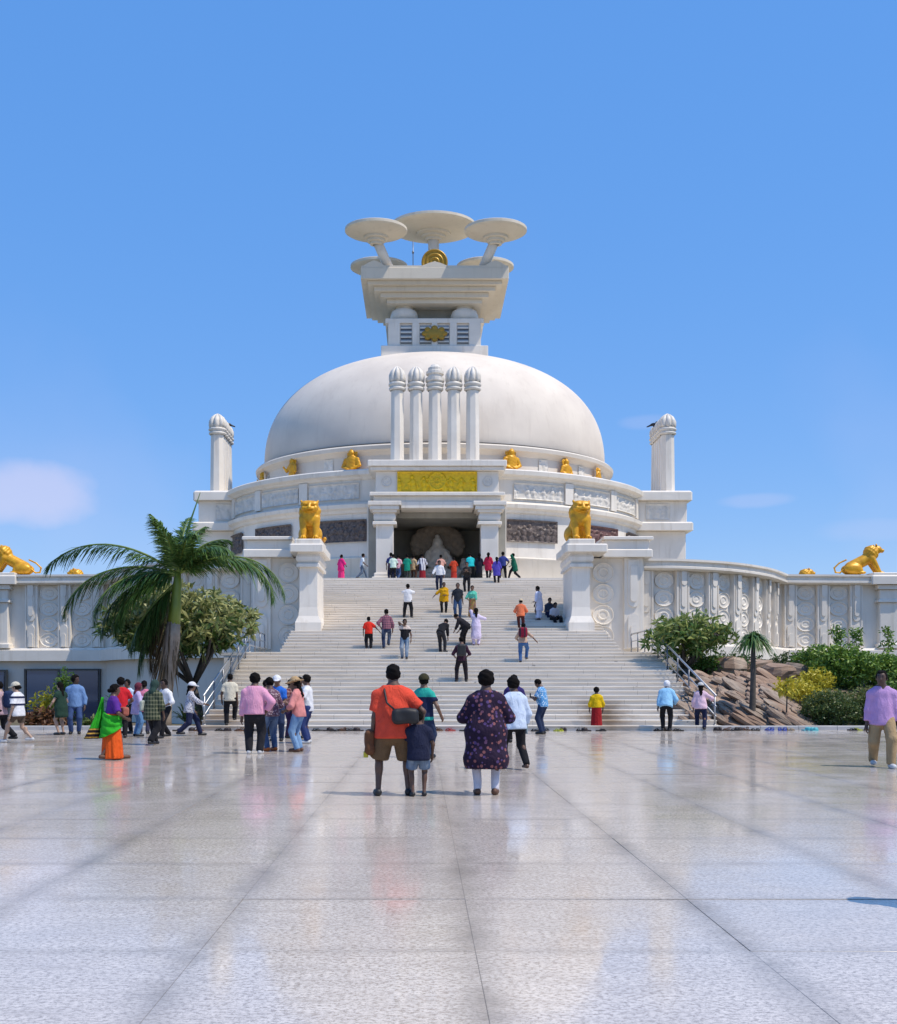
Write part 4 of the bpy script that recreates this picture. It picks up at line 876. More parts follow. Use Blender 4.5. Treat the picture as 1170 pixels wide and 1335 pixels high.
for a in ((178, 36, 4.9, 84, .80, .45), (188, 16, 4.4, 92, .78, .35), (205, 6, 3.6, 95, .72, .3), (160, 4, 3.3, 100, .70, .35), (205, -14, 3.1, 76, .7, .25),
          (2, 32, 4.3, 112, .74, .55), (-8, 30, 4.1, 116, .7, .5), (30, 48, 2.6, 100, .66, .55), (40, 60, 2.2, 70, .6, .6),
          (120, 66, 2.5, 60, .66, .6), (60, 72, 2.3, 50, .62, .65), (250, 70, 2.3, 55, .62, .55), (150, 76, 2.5, 42, .6, .6), (-60, 62, 2.2, 70, .6, .55), (330, 48, 2.6, 85, .62, .5),
          (196, -8, 3.5, 82, .7, .3), (100, 58, 2.4, 66, .66, .6), (20, 62, 2.2, 66, .66, .6), (80, 80, 2.3, 40, .7, .6)): mkfrond(*a)
for k, (az, el) in enumerate(((200, -42), (185, -60), (195, -54))):
    mkfrond(az, el, 2.6 + .25 * (k % 3), 35, .6, .3, 'palm' if k in (0, 2, 6) else 'palm_dry', .5, CR + np.array((-.12, 0, -.35)))
b = MB(); b.tube([CR, CR + np.array((.30, .1, 1.5)), CR + np.array((.72, .1, 2.72))], [.05, .04, .012], 6); b.obj('spear_leaf', M['palm'], pm)
V, Fc, T = [], [], []
for k in range(150):                             # skirt of dry fibre
    a = r.uniform(0, 6.28); z = r.uniform(2.2, 3.7); p = PB + np.array((.22 * math.cos(a) + .06 + .08 * (z - 2.2), .22 * math.sin(a), z)); blade(V, Fc, T, p, np.array((math.cos(a) * .25 - .1, math.sin(a) * .25, -1)), rvec(r), r.uniform(.5, 1.3), .045, .1, r.random())
leafmesh('dry_skirt', [tuple(np.array(v) - PB) for v in V], Fc, T, M['palm_dry'], pm)
# ---- leafy trees and shrubs
def leafcloud(pts, nl, ln, wd, r, up=.6, droop=.25, jit=.12, tone=lambda z: .4):
    V, Fc, T = [], [], []
    for p in pts:
        ax = rvec(r); ax[2] = abs(ax[2]); tn = tone(p)
        for k in range(nl):
            d = rvec(r) + np.array((0, 0, up)) ; blade(V, Fc, T, np.array(p) + rvec(r) * jit, d, rvec(r), ln * r.uniform(.7, 1.15), wd * r.uniform(.8, 1.2), droop, min(1, max(0, tn + r.uniform(-.35, .35))))
    return V, Fc, T
def plumeria(name, base, spread, zlo, zhi, label, mat, seed, nb=150, lean=(0, 0), hole=.0):
    r = random.Random(seed); base = np.array(base, float); t = root(name, tuple(base), label, 'tree', 'plumeria trees beside the stairs'); b = MB(); tips = []
    cen = base + np.array((lean[0], lean[1], (zlo + zhi) / 2)); rad = np.array((spread, spread * .8, (zhi - zlo) / 2))
    fork = base + np.array((lean[0] * .35, 0, zlo * .62))
    b.tube([base - np.array((0, 0, .2)), base + (fork - base) * .5 + np.array((.05, 0, 0)), fork], [.17, .14, .12], 10)
    for k in range(9):
        a = k * 2.4; e = cen + rad * np.array((math.cos(a) * .62, math.sin(a) * .62, r.uniform(-.35, .45))); m_ = (fork + e) / 2 + np.array((0, 0, -.12)) + rvec(r) * .12
        b.tube([fork, m_, e], [.10, .06, .04], 6); 
        for q in range(3):
            e2 = e + rad * rvec(r) * .38; b.tube([e, (e + e2) / 2 + rvec(r) * .04, e2], [.035, .028, .02], 5); tips.append(e2)
    b.obj('trunk', M['bark'], t)
    for k in range(nb):
        v = rvec(r); q = r.random() ** .35; p = cen + rad * v * q * (1 + .18 * mnoise.noise(tuple(v * 2.3)))
        if p[2] < base[2] + zlo - .1: continue
        if mnoise.noise(tuple(p * 1.4)) < -.28: continue
        tips.append(p)
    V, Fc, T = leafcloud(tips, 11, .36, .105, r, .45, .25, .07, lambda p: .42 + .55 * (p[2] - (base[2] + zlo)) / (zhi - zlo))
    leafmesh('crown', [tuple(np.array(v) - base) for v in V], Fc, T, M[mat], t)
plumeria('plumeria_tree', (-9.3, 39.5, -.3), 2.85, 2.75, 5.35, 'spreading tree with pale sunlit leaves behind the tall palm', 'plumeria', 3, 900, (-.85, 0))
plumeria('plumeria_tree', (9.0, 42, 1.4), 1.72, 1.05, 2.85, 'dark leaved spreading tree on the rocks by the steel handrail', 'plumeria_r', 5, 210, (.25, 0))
def shrub(name, base, rx, rz, label, mat, seed, n=160, ln=.14, wd=.05, cat='shrub', nl=9, stem=True, tone0=.3):
    r = random.Random(seed); base = np.array(base, float); t = root(name, tuple(base), label, cat, 'garden shrubs'); pts = []
    for k in range(n):
        v = rvec(r); q = r.random() ** .4; p = base + np.array((v[0] * rx * q, v[1] * rx * .8 * q, rz + v[2] * rz * q * (1 + .25 * mnoise.noise(tuple(v * 3)))))
        if p[2] < base[2] + .02: continue
        pts.append(p)
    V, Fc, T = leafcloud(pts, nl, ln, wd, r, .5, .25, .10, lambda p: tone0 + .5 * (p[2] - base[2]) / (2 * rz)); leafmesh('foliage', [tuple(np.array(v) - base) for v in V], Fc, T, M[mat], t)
    if stem:
        b = MB()
        for k in range(5): v = rvec(r); b.tube([base - np.array((0, 0, .1)), base + np.array((v[0] * rx * .3, v[1] * rx * .3, rz * .7)), base + np.array((v[0] * rx * .6, v[1] * rx * .6, rz * 1.3))], [.03, .022, .012], 5)
        b.obj('stem', M['bark'], t)
def gz(x, y): return hill_r(x, y) - .03
def gr(px, Y): x = (px - HX) * Y / F + CX; return (x, Y, gz(x, Y))
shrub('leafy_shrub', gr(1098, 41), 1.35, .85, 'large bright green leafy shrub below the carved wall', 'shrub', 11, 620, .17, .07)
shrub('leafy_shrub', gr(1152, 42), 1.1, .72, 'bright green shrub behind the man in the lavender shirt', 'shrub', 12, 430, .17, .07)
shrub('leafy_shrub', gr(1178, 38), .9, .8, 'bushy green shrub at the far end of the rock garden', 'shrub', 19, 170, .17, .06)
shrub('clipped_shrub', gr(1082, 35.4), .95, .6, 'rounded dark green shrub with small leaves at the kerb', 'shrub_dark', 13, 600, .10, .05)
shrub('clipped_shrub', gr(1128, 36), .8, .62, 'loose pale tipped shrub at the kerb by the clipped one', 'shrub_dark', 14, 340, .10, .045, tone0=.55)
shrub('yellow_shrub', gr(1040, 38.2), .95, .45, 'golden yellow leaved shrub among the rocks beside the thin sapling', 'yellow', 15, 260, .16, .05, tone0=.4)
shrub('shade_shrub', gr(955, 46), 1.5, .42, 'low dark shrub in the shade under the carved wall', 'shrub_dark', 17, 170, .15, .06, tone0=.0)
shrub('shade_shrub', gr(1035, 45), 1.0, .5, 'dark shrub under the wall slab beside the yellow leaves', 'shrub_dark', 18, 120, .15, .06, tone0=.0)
def spiky(name, base, n, ln, wd, label, mat, seed, group=None, el=(25, 85), cat='plant', droop=.5, seg=3):
    r = random.Random(seed); base = np.array(base, float); V, Fc, T = [], [], []
    for k in range(n):
        a = r.uniform(0, 6.28); e = R(r.uniform(*el)); d = np.array((math.cos(a) * math.cos(e), math.sin(a) * math.cos(e), math.sin(e))); blade(V, Fc, T, base + rvec(r) * .06, d, np.array((0, 0, 1.)) + rvec(r) * .3, ln * r.uniform(.7, 1.1), wd, droop, r.random(), seg)
    o = leafmesh(name, [tuple(np.array(v) - base) for v in V], Fc, T, M[mat]); o.location = tuple(base); return tag(o, label, cat, group)
spiky('yellow_grass_clump', gr(1006, 39.5), 130, .95, .07, 'spiky golden yellow clump on top of the rocks', 'yellow', 21)
spiky('yellow_grass_clump', gr(1023, 38.4), 100, .75, .07, 'shorter golden yellow clump next to the yellow shrub', 'yellow', 22)
spiky('grass_tuft', gr(908, 40), 120, .4, .03, 'green grass tuft on the rocks below the spreading tree', 'grass', 23, 'grass tufts'); spiky('grass_tuft', gr(935, 41), 120, .4, .03, 'green grass tuft on the rock top behind the slender palm', 'grass', 24, 'grass tufts')
# slender palm on the right
def slender(base, h, label, seed, nf, fl, thick=.09):
    r = random.Random(seed); base = np.array(base, float); t = root('slender_palm', tuple(base), label, 'palm tree'); b = MB()
    b.tube([base + np.array((0, 0, -.2)), base + np.array((.02, 0, .25)), base + np.array((.05, 0, h * .5)), base + np.array((.06, 0, h))], [thick * 2.3, thick * 1.25, thick, thick * .75], 10); b.obj('trunk', M['bark'], t)
    top = base + np.array((.06, 0, h)); V, Fc, T = [], [], []
    for k in range(nf):
        a = r.uniform(0, 6.28); e = R(r.uniform(5, 85)); d = np.array((math.cos(a) * math.cos(e), math.sin(a) * math.cos(e), math.sin(e))); blade(V, Fc, T, top + rvec(r) * .08, d, np.array((0, 0, 1.)) + rvec(r) * .3, fl * r.uniform(.7, 1.1), .055, .95, r.random() * .7, 3)
    leafmesh('crown', [tuple(np.array(v) - base) for v in V], Fc, T, M['palm'], t)
slender(gr(980, 35.0), 2.9, 'slender palm with one drooping green tuft standing at the rock face', 31, 260, .85)
def sapling(base, h, label, seed, mat):
    r = random.Random(seed); base = np.array(base, float); t = root('sapling', tuple(base), label, 'sapling', 'young saplings'); b = MB(); b.tube([base - np.array((0, 0, .1)), base + np.array((.03, 0, h * .6)), base + np.array((.0, 0, h))], [.03, .022, .012], 6); b.obj('stem', M['bark'], t)
    V, Fc, T = leafcloud([base + np.array((r.uniform(-.2, .2), r.uniform(-.2, .2), h * r.uniform(.72, 1.05))) for k in range(22)], 7, .2, .07, r, .4, .3, .08, lambda p: .6); leafmesh('foliage', [tuple(np.array(v) - base) for v in V], Fc, T, M[mat], t)
sapling(gr(1025, 35.0), 1.55, 'thin young sapling with yellow leaves in front of the rocks', 41, 'yellow'); sapling(gr(1091, 42), 2.2, 'sapling rising above the bright green shrub, spotted leaves', 42, 'shrub'); sapling(gr(1116, 42.4), 2.05, 'second sapling rising above the bright green shrub', 43, 'shrub'); sapling(gr(1158, 43), 2.4, 'thin sapling rising behind the man in the lavender shirt', 44, 'shrub')
# left bed in front of the glass
def gl(px, Y): return ((px - HX) * Y / F + CX, Y, -.42)
shrub('yellow_shrub', (gl(62, 36)[0], 36, -.2), .55, .75, 'yellow green shrub in front of the blue glass', 'yellow', 51, 90, .2, .06, tone0=.3); shrub('leafy_shrub', (gl(86, 35.6)[0], 35.6, -.1), .36, 1.05, 'upright leafy shrub against the blue glass', 'shrub', 52, 150, .15, .06)
shrub('copper_shrub', (gl(62, 35)[0], 35, -.25), .75, .42, 'low copper brown shrub below the yellow one', 'redleaf', 53, 130, .24, .07); shrub('leafy_shrub', (gl(118, 35)[0], 35, -.3), .5, .3, 'low green shrub at the kerb under the glass door', 'shrub_dark', 54, 90, .2, .06)
spiky('yellow_grass_clump', (gl(165, 36)[0], 36, .3), 26, 1.75, .11, 'arching yellow tipped leaves behind the woman in the green sari', 'grass', 55, droop=.35); spiky('grass_tuft', (gl(242, 37)[0], 37, .2), 70, 1.2, .05, 'long green grass behind the woman in the white cap', 'grass', 56, 'grass tufts')
spiky('grass_tuft', (gl(20, 35)[0], 35, -.3), 120, .7, .05, 'dark grass clump near the lower wall window', 'palm', 57, 'grass tufts')
# ---- rock outcrop: tilted slabs lying on each other
def rock_mat(name, c1, c2, c3):
    m, nt, b = newmat(name); p = posn(nt); o = objc(nt)
    n1 = noise(nt, mapped(nt, o, (1, 1, 5)), 1.5, 6, .65); col = mixc(nt, mth(nt, 'MULTIPLY_ADD', n1, 3, -1, clamp=True), c1, c2)
    col = mixc(nt, mth(nt, 'MULTIPLY_ADD', noise(nt, p, 1.2, 4), 3.5, -1.7, clamp=True), col, c3)
    lnk(nt, col, b.inputs['Base Color']); b.inputs['Roughness'].default_value = .9; bump(nt, b, n1, .9, .06); return m
RM = [rock_mat('red_brown_rock', (.34, .22, .145), (.18, .12, .085), (.40, .31, .225)), rock_mat('grey_brown_rock', (.31, .23, .165), (.15, .11, .085), (.39, .32, .25)), rock_mat('pale_rock', (.36, .25, .18), (.19, .12, .08), (.42, .33, .25))]
def rock_mesh(seed, mat):
    r = random.Random(seed); nx, ny = 7, 5; b = MB(); V = []; Fc = []
    for k, z in enumerate((-.5, -.2, .25, .5)):
        for i in range(12):
            a = 2 * math.pi * i / 12; q = (1 if k in (1, 2) else .80) * (1 + .22 * mnoise.noise((math.cos(a) * 1.3 + seed, math.sin(a) * 1.3, k * .35)) + r.uniform(-.07, .07))
            sq = 1 / max(abs(math.cos(a)), abs(math.sin(a))) ** .6; V.append((q * sq * math.cos(a) * .5, q * sq * math.sin(a) * .5, z + r.uniform(-.08, .08)))
    for k in range(3):
        for i in range(12): j = (i + 1) % 12; Fc.append((k * 12 + i, k * 12 + j, k * 12 + 12 + j, k * 12 + 12 + i))
    Fc += [tuple(range(11, -1, -1)), tuple(range(36, 48))]; b.add(V, Fc); return shared(b, 'rock_slab', mat)
RMESH = [rock_mesh(s, RM[s % 3]) for s in range(9)]
rk = root('rock_outcrop', (11, 35, 0), 'reddish brown outcrop of tilted rock slabs below the carved wall', 'rock')
r = random.Random(77)
for row in range(13):
    for k in range(17):
        u = (k + r.uniform(-.4, .4)) / 17; v = row / 13
        px = 905 + 165 * u + 10 * v; Y = 34.8 + 6.2 * v; x = (px - HX) * Y / F + CX
        prof = min(1, (1.25 - abs(u - .38) * 1.15)); 
        if prof <= .15: continue
        z = 1.55 * (v ** .8) * max(.25, prof) * .98 + .05 + r.uniform(-.06, .10)
        if px > 1058 - 40 * v or r.random() < .04: continue
        o = place(RMESH[r.randrange(9)], 'rock_slab', rk, (x, Y, z)); o.scale = (r.uniform(1.0, 2.1), r.uniform(.6, 1.1), r.uniform(.12, .26)); o.rotation_euler = (R(r.uniform(8, 24)), R(r.uniform(20, 32)), R(r.uniform(-14, 10)))
b = MB(); V = []; Fc = []
for j in range(12):
    for i in range(20):
        v = j / 11; u = i / 19; px = 900 + 165 * u + 10 * v; Y = 34.75 + 6.6 * v; V.append(((px - HX) * Y / F + CX, Y, 1.45 * v ** .8 * max(.2, min(1, 1.25 - abs(u - .38) * 1.15)) - .05 + .1 * mnoise.noise((u * 9, v * 9, 0))))
for j in range(11):
    for i in range(19): a = j * 20 + i; Fc.append((a, a + 1, a + 21, a + 20))
b.add(V, Fc, 0, True); b.obj('rock_bed', plain('painted_crack_shade', (.05, .035, .025), .95), rk)  # near-black bed colour stands in for shade in the cracks between slabs
for k, (px, Y, z, s) in enumerate(((985, 43, 2.0, 1.2), (1015, 41, 1.9, 1.0), (1040, 42, 1.9, 1.1), (918, 43.5, 2.1, 1.1), (948, 42.5, 2.05, 1.3))):
    o = bpy.data.objects.new('boulder', RMESH[(k * 2) % 9]); o.location = ((px - HX) * Y / F + CX, Y, z); o.scale = (s * 1.3, s, s * .55); o.rotation_euler = (R(8), R(-6 + 4 * k), R(30 * k)); link(o)
    tag(o, ['grey boulder under the wall slab behind the slender palm', 'boulder behind the golden yellow clump', 'boulder beside the bright green shrub, under the wall', 'brown boulder behind the spreading tree by the rail', 'wide boulder in the shade under the carved wall'][k], 'boulder', 'boulders under the wall')

# ---- low ground cover
def cover(name, label, x0, x1, y0, y1, hf, n, mat, seed, ln=.22):
    r = random.Random(seed); V, Fc, T = [], [], []
    while n > 0:
        x = r.uniform(x0, x1); y = r.uniform(y0, y1)
        if mnoise.noise((x * .5, y * .5, seed)) < -.15 and r.random() < .8: n -= 1; continue
        n -= 1; p = np.array((x, y, hf(x, y))); 
        for q in range(5): d = rvec(r); d[2] = abs(d[2]) + .3; blade(V, Fc, T, p + rvec(r) * .08, d, rvec(r), ln * r.uniform(.6, 1.3), .05, .4, r.random())
    o = leafmesh(name, V, Fc, T, M[mat]); tag(o, label, 'ground cover', kind='stuff')
cover('ground_cover', 'low green plants covering the earth of the rock garden', 8.6, 24, 35.5, 50, lambda x, y: hill_r(x, y) + .01, 2600, 'shrub_dark', 3)
cover('ground_cover', 'low grass and plants in the bed before the glazed lower building', -27, -8.6, 34.6, 46, lambda x, y: .02 - .5 * min(1, (y - 34.2) / 6), 1500, 'grass', 4)

spiky('yellow_grass_clump', gr(1052, 37.6), 110, .6, .07, 'low yellow green clump between the clipped shrub and the yellow shrub', 'grass', 61)
shrub('yellow_shrub', gr(1064, 39.6), .7, .45, 'yellow green shrub between the rocks and the large bright shrub', 'yellow', 62, 150, .16, .05, tone0=.2)
shrub('leafy_shrub', gr(1062, 42.5), .9, .6, 'green shrub on the rock side of the large bright shrub', 'shrub', 63, 240, .17, .07)
spiky('grass_tuft', gr(925, 37.2), 120, .32, .03, 'grass tuft growing between the rock slabs', 'grass', 64, 'grass tufts'); spiky('grass_tuft', gr(1000, 36.6), 120, .3, .03, 'dry grass tuft in the rock face beside the slender palm', 'grass', 65, 'grass tufts')

shrub('shade_shrub', gr(925, 42.5), .8, .34, 'low green shrub behind the rock slabs near the handrail', 'shrub', 71, 150, .15, .06, tone0=.1)
shrub('shade_shrub', gr(960, 42.8), .7, .32, 'low green shrub on the rock crest behind the slender palm', 'shrub_dark', 72, 130, .15, .06, tone0=.2)
spiky('yellow_grass_clump', gr(1015, 37.4), 90, .55, .06, 'small golden clump spilling over the rock slabs', 'yellow', 73)
# ================================================================ people
SKIN = [(.19, .10, .062), (.13, .067, .042), (.28, .165, .11), (.42, .27, .19), (.085, .046, .032)]
_mc = {}
def skin_mat(i):
    k = ('skin', i)
    if k not in _mc:
        m, nt, b = newmat('skin'); p = objc(nt); c = SKIN[i]; lnk(nt, mixc(nt, mth(nt, 'MULTIPLY_ADD', noise(nt, p, 12, 3), 1.6, -.3, clamp=True), c, tuple(x * .75 for x in c)), b.inputs['Base Color'])
        b.inputs['Roughness'].default_value = .5; b.inputs['Subsurface Weight'].default_value = .05; b.inputs['Subsurface Radius'].default_value = (.02, .008, .004); _mc[k] = m
    return _mc[k]
def cloth(c, pat=None, c2=None, sc=1.0, c3=None):
    k = ('cloth', c, pat, c2, sc, c3)
    if k in _mc: return _mc[k]
    m, nt, b = newmat('cloth'); p = objc(nt); s = nt.nodes.new('ShaderNodeSeparateXYZ'); lnk(nt, p, s.inputs[0])
    col = mixc(nt, mth(nt, 'MULTIPLY_ADD', noise(nt, p, 9, 4), 1.8, -.4, clamp=True), c, tuple(x * .78 for x in c))
    if pat in ('hstripe', 'vstripe', 'plaid'):
        hs_ = mth(nt, 'GREATER_THAN', mth(nt, 'PINGPONG', s.outputs[2], .05 * sc), .033 * sc); vs_ = mth(nt, 'GREATER_THAN', mth(nt, 'PINGPONG', mth(nt, 'ADD', s.outputs[0], mth(nt, 'MULTIPLY', s.outputs[1], .7)), .045 * sc), .030 * sc)
        if pat == 'hstripe': col = mixc(nt, hs_, col, c2)
        elif pat == 'vstripe': col = mixc(nt, vs_, col, c2)
        else: col = mixc(nt, mth(nt, 'MULTIPLY', mth(nt, 'ADD', hs_, vs_), .5), col, c2)
    elif pat in ('floral', 'camo'):
        v = nt.nodes.new('ShaderNodeTexVoronoi'); v.inputs['Scale'].default_value = 14 / sc; lnk(nt, p, v.inputs['Vector'])
        mk = mth(nt, 'LESS_THAN', v.outputs['Distance'], .36 if pat == 'floral' else .5); cc = c2
        if c3: cc = ramp(nt, v.outputs['Color'], [(0, c2), (.45, c2), (.55, c3), (1, c3)])
        col = mixc(nt, mk, col, cc)
    elif pat == 'band':      # one broad band across the chest
        for (z0, z1) in c3 or ((1.13, 1.2),): col = mixc(nt, mth(nt, 'MULTIPLY', mth(nt, 'GREATER_THAN', s.outputs[2], z0), mth(nt, 'LESS_THAN', s.outputs[2], z1)), col, c2)
    elif pat == 'fade':
        col = mixc(nt, mth(nt, 'MULTIPLY_ADD', noise(nt, mapped(nt, p, (6, 6, 1.6)), 1, 3), 3, -1.2, clamp=True), col, c2)
    lnk(nt, col, b.inputs['Base Color']); b.inputs['Roughness'].default_value = .85; b.inputs['Specular IOR Level'].default_value = .15; b.inputs['Sheen Weight'].default_value = .02
    bump(nt, b, mth(nt, 'ADD', noise(nt, mapped(nt, p, (1, 1, .45)), 9, 5, .6, 1.2), mth(nt, 'MULTIPLY', noise(nt, p, 160, 2), .06)), .85, .04); _mc[k] = m; return m
BLACK = (.014, .014, .017); NAVY = (.016, .022, .06); JEAN = (.055, .10, .21); DJEAN = (.025, .04, .09); WHITE = (.78, .78, .80)
HAIRM = plain('black_hair', (.009, .0075, .007), .85, spec=.08, sc=20, bmp=.6); GREYH = plain('grey_hair', (.40, .39, .38), .6, sc=20); EYEM = plain('dark_eye', (.01, .008, .007), .3, bmp=0); LIPM = plain('lips', (.12, .045, .038), .5, bmp=0)
ARMS = dict(down=(.05, .03, -.535), relax=(.07, .10, -.50), bent=(.02, .26, -.34), phone=(-.10, .30, -.16), camera=(-.10, .33, .06), hip=(.03, .02, -.40), visor=(-.12, .14, .14), front=(-.16, .24, -.33), fwd=(.0, .46, -.22), back=(.05, -.22, -.46), out=(.36, .05, -.36), swing=(.05, .20, -.47), behind=(-.10, -.16, -.42), rail=(.26, .30, -.20), chest=(-.15, .24, -.10), floor=(.0, .1, -.54), hug=(.20, .16, -.42))
def ik(a, t, l1, l2, pole):
    a = np.array(a, float); t = np.array(t, float); d = t - a; L_ = np.linalg.norm(d); L2 = min(L_, (l1 + l2) * .999); d = d / (L_ + 1e-9); t = a + d * L2
    x = (l1 * l1 - l2 * l2 + L2 * L2) / (2 * L2); h = math.sqrt(max(0, l1 * l1 - x * x)); pole = np.array(pole, float); pole = pole - d * (pole @ d); pole = pole / (np.linalg.norm(pole) + 1e-9)
    return a + d * x + pole * h, t
def person(loc, H, yaw, label, top, bottom, arms=('down', 'down'), legs='stand', lean=0, head=0, turn=0, skin=0, hair='short', hat=None, fat=1.0, shoes=None, res=None, fem=False, group='visitors', wide=1.08, sit=False, name='person'):
    """top/bottom: (kind, material, extra) ; arms (left, right) ; lean and head pitch in degrees"""
    S = H / 1.72; h = (res or .024) / S; X = np.array
    th = R(lean); u = X((0, math.sin(th), math.cos(th))); f = X((0, math.cos(th), -math.sin(th))); ex = X((1., 0, 0))
    hz = .92
    foot = {'stand': ((-.10, 0, 0), (.10, .02, 0)), 'wide': ((-.17, 0, 0), (.17, .02, 0)), 'walk': ((-.09, .26, 0), (.09, -.24, .03)), 'walk2': ((-.09, -.26, .04), (.09, .24, 0)), 'stride': ((-.09, .36, 0), (.10, -.34, .05)), 'up': ((-.10, .02, 0), (.10, .38, .15)), 'up2': ((-.10, .38, .15), (.10, .02, 0)), 'down': ((-.08, .30, -.15), (.10, 0, 0)), 'sit': ((-.14, .52, -.30), (.14, .55, -.30)), 'crouch': ((-.13, .08, 0), (.13, .1, 0)), 'cross': ((.02, .10, 0), (.03, -.12, .02))}[legs]
    if legs in ('walk', 'walk2'): hz = .895
    if legs == 'stride': hz = .865
    if legs in ('up', 'up2'): hz = .93
    if sit: hz = .13
    if legs == 'crouch': hz = .42
    shiftp = X((0, -math.sin(th) * .22, 0)) if lean > 15 else X((0., 0, 0))
    P0 = X((0, 0, hz)) + shiftp; SHc = P0 + u * .43; NK = P0 + u * .515
    hp = th * .5 + R(head); hu = X((0, math.sin(hp), math.cos(hp))); hf = X((0, math.cos(hp), -math.sin(hp)))
    ct, stn = math.cos(R(turn)), math.sin(R(turn)); hf = X((hf[1] * -stn, hf[1] * ct, hf[2])); hr = np.cross(hf, hu); hr /= np.linalg.norm(hr)
    HC_ = NK + hu * .150 + hf * .02; HM = np.stack((hr, hf, hu), 1)
    sw = (.142 if fem else .160) * (1 + .25 * (fat - 1)) * wide; arm = []
    for sd, ps in ((-1, arms[0]), (1, arms[1])):
        sh = SHc + ex * sd * sw - u * .045; off = ARMS[ps] if isinstance(ps, str) else ps
        if off[2] < -.3 and lean < 25: off = (off[0] + .05 * (fat - .85) + .02, off[1], off[2])
        tgt = sh + ex * sd * off[0] + (f if lean < 25 else f * .6 + X((0, .4, 0))) * off[1] + (u if lean < 25 else X((0, 0, 1.))) * off[2]
        pole = X((sd * .7, -.6, -.25)) if ps not in ('hip',) else X((sd * 1.0, -.5, 0)); el, wr = ik(sh, tgt, .285, .255, pole); arm.append((sd, sh, el, wr))
    leg = []
    for sd, ft in ((-1, foot[0]), (1, foot[1])):
        hip = P0 + ex * sd * .088 * wide - X((0, 0, .03)); an = X((ft[0] * wide, ft[1], ft[2] + .085)); kn, an = ik(hip, an, .425, .42, (sd * .25, 1, .15)); leg.append((sd, hip, kn, an))
    FT = fat
    def torso(P, inf=0.0, flare=0.0):
        c = (.128 if fem else .142) * wide; wv = (.105 if fem else .128) * (1 + (FT - 1) * 1.1) * wide; hpw = (.142 if fem else .13) * (1 + (FT - 1) * .8) * wide; q = .66 + .22 * (FT - 1)
        d = p_cone(P, P0 + u * .20, P0 + u * .37, wv + inf, c + inf, f, q)
        d = smin(d, p_cone(P, P0 - u * .02, P0 + u * .20, hpw + inf + flare, wv + inf + flare * .4, f, q + .04), .06)
        for sd, sh, el, wr in arm: d = smin(d, p_cone(P, P0 + u * .36 + ex * sd * .06, sh, .085 + inf, .058 + inf, f, .85), .05); d = smin(d, p_cone(P, NK + u * .005 + ex * sd * .02, sh + u * .0, .048 + inf * .4, .05 + inf * .8), .05)
        if FT > 1.08: d = smin(d, p_ell(P, P0 + u * .15 + f * .07, (.12 * FT + inf, .10 * FT + inf, .14)), .07)
        if fem: d = smin(d, p_ell(np.stack((np.abs(P[..., 0]), P[..., 1], P[..., 2]), -1), P0 + u * .33 + f * .09 + ex * .07, (.06 + inf, .06 + inf, .06)), .05)
        return d
    def skinf(P):
        d = torso(P)
        d = smin(d, p_cone(P, P0 + u * .44, NK + hu * .08, .068, .058), .045)
        hd = p_ell(P, HC_ + hu * .02, (.084, .102, .108), HM); hd = smin(hd, p_ell(P, HC_ - hu * .06 + hf * .025, (.062, .072, .070), HM), .03)
        hd = smin(hd, p_cone(P, HC_ + hu * .015 + hf * .092, HC_ - hu * .025 + hf * .112, .011, .017), .012)
        for s_ in (-1, 1): hd = smin(hd, p_ell(P, HC_ + hr * s_ * .088 - hu * .01 - hf * .005, (.012, .024, .032), HM), .01)
        d = smin(d, hd, .02)
        for sd, sh, el, wr in arm:
            a = p_cone(P, sh, el, .052 * (1 + .5 * (FT - 1)), .040); a = smin(a, p_cone(P, el, wr, .041, .028), .02)
            hd_ = (wr - el) / np.linalg.norm(wr - el); a = smin(a, p_cone(P, wr, wr + hd_ * .075, .028, .034), .02); d = smin(d, a, .03)
        for sd, hip, kn, an in leg:
            l = p_cone(P, hip, kn, .086 * (1 + .4 * (FT - 1)), .056); l = smin(l, p_cone(P, kn, an, .056, .036), .03); cf = kn + (an - kn) * .3 - X((0, .02, 0)); l = smin(l, p_ell(P, cf, (.05, .056, .11)), .03)
            l = smin(l, p_cone(P, an + X((0, -.03, -.045)), an + X((sd * .02, .15, -.055)), .036, .03), .03); d = smin(d, l, .03)
        return d
    lo = X((-.62, -.62, -.42 if (sit or legs in ('sit', 'down')) else -.04)); hi = X((.62, .75, 1.95))
    for sd, sh, el, wr in arm:
        for q in (sh, el, wr): lo = np.minimum(lo, q - .2); hi = np.maximum(hi, q + .2)
    ctr = [HC_, P0] + [q for a in arm for q in a[1:]] + [q for l in leg for q in l[1:]]; lo = np.min(ctr, 0) - .2; hi = np.max(ctr, 0) + .2; lo[2] = min(lo[2], -.02); lo[:2] = np.minimum(lo[:2], P0[:2] - .36); hi[:2] = np.maximum(hi[:2], P0[:2] + .36)
    rt = empty(name, loc, R(yaw), label, 'person', group); rt.scale = (S, S, S)
    def mk(nm, fn, l, g_, mats, hh=None): 
        me = sdf_mesh(nm, fn, l, g_, hh or h, mats); o = bpy.data.objects.new(nm, me); return link(o, rt)
    body = mk('body', skinf, lo, hi, [skin_mat(skin), EYEM, LIPM])
    # face marks and fingers join the body mesh
    ex_ = MB(); big_ = h < .021
    for s_ in (-1, 1):
        c0 = HC_ + hu * .018 + hf * .083 + hr * s_ * .032; ex_.tube([c0 - hr * .014, c0 + hf * .004, c0 + hr * .014], [.003, .008, .003], 6, 1); c1 = c0 + hu * .026 + hf * .006; ex_.tube([c1 - hr * .02, c1 + hf * .002 + hu * .004, c1 + hr * .02], [.003, .006, .003], 5, 1)
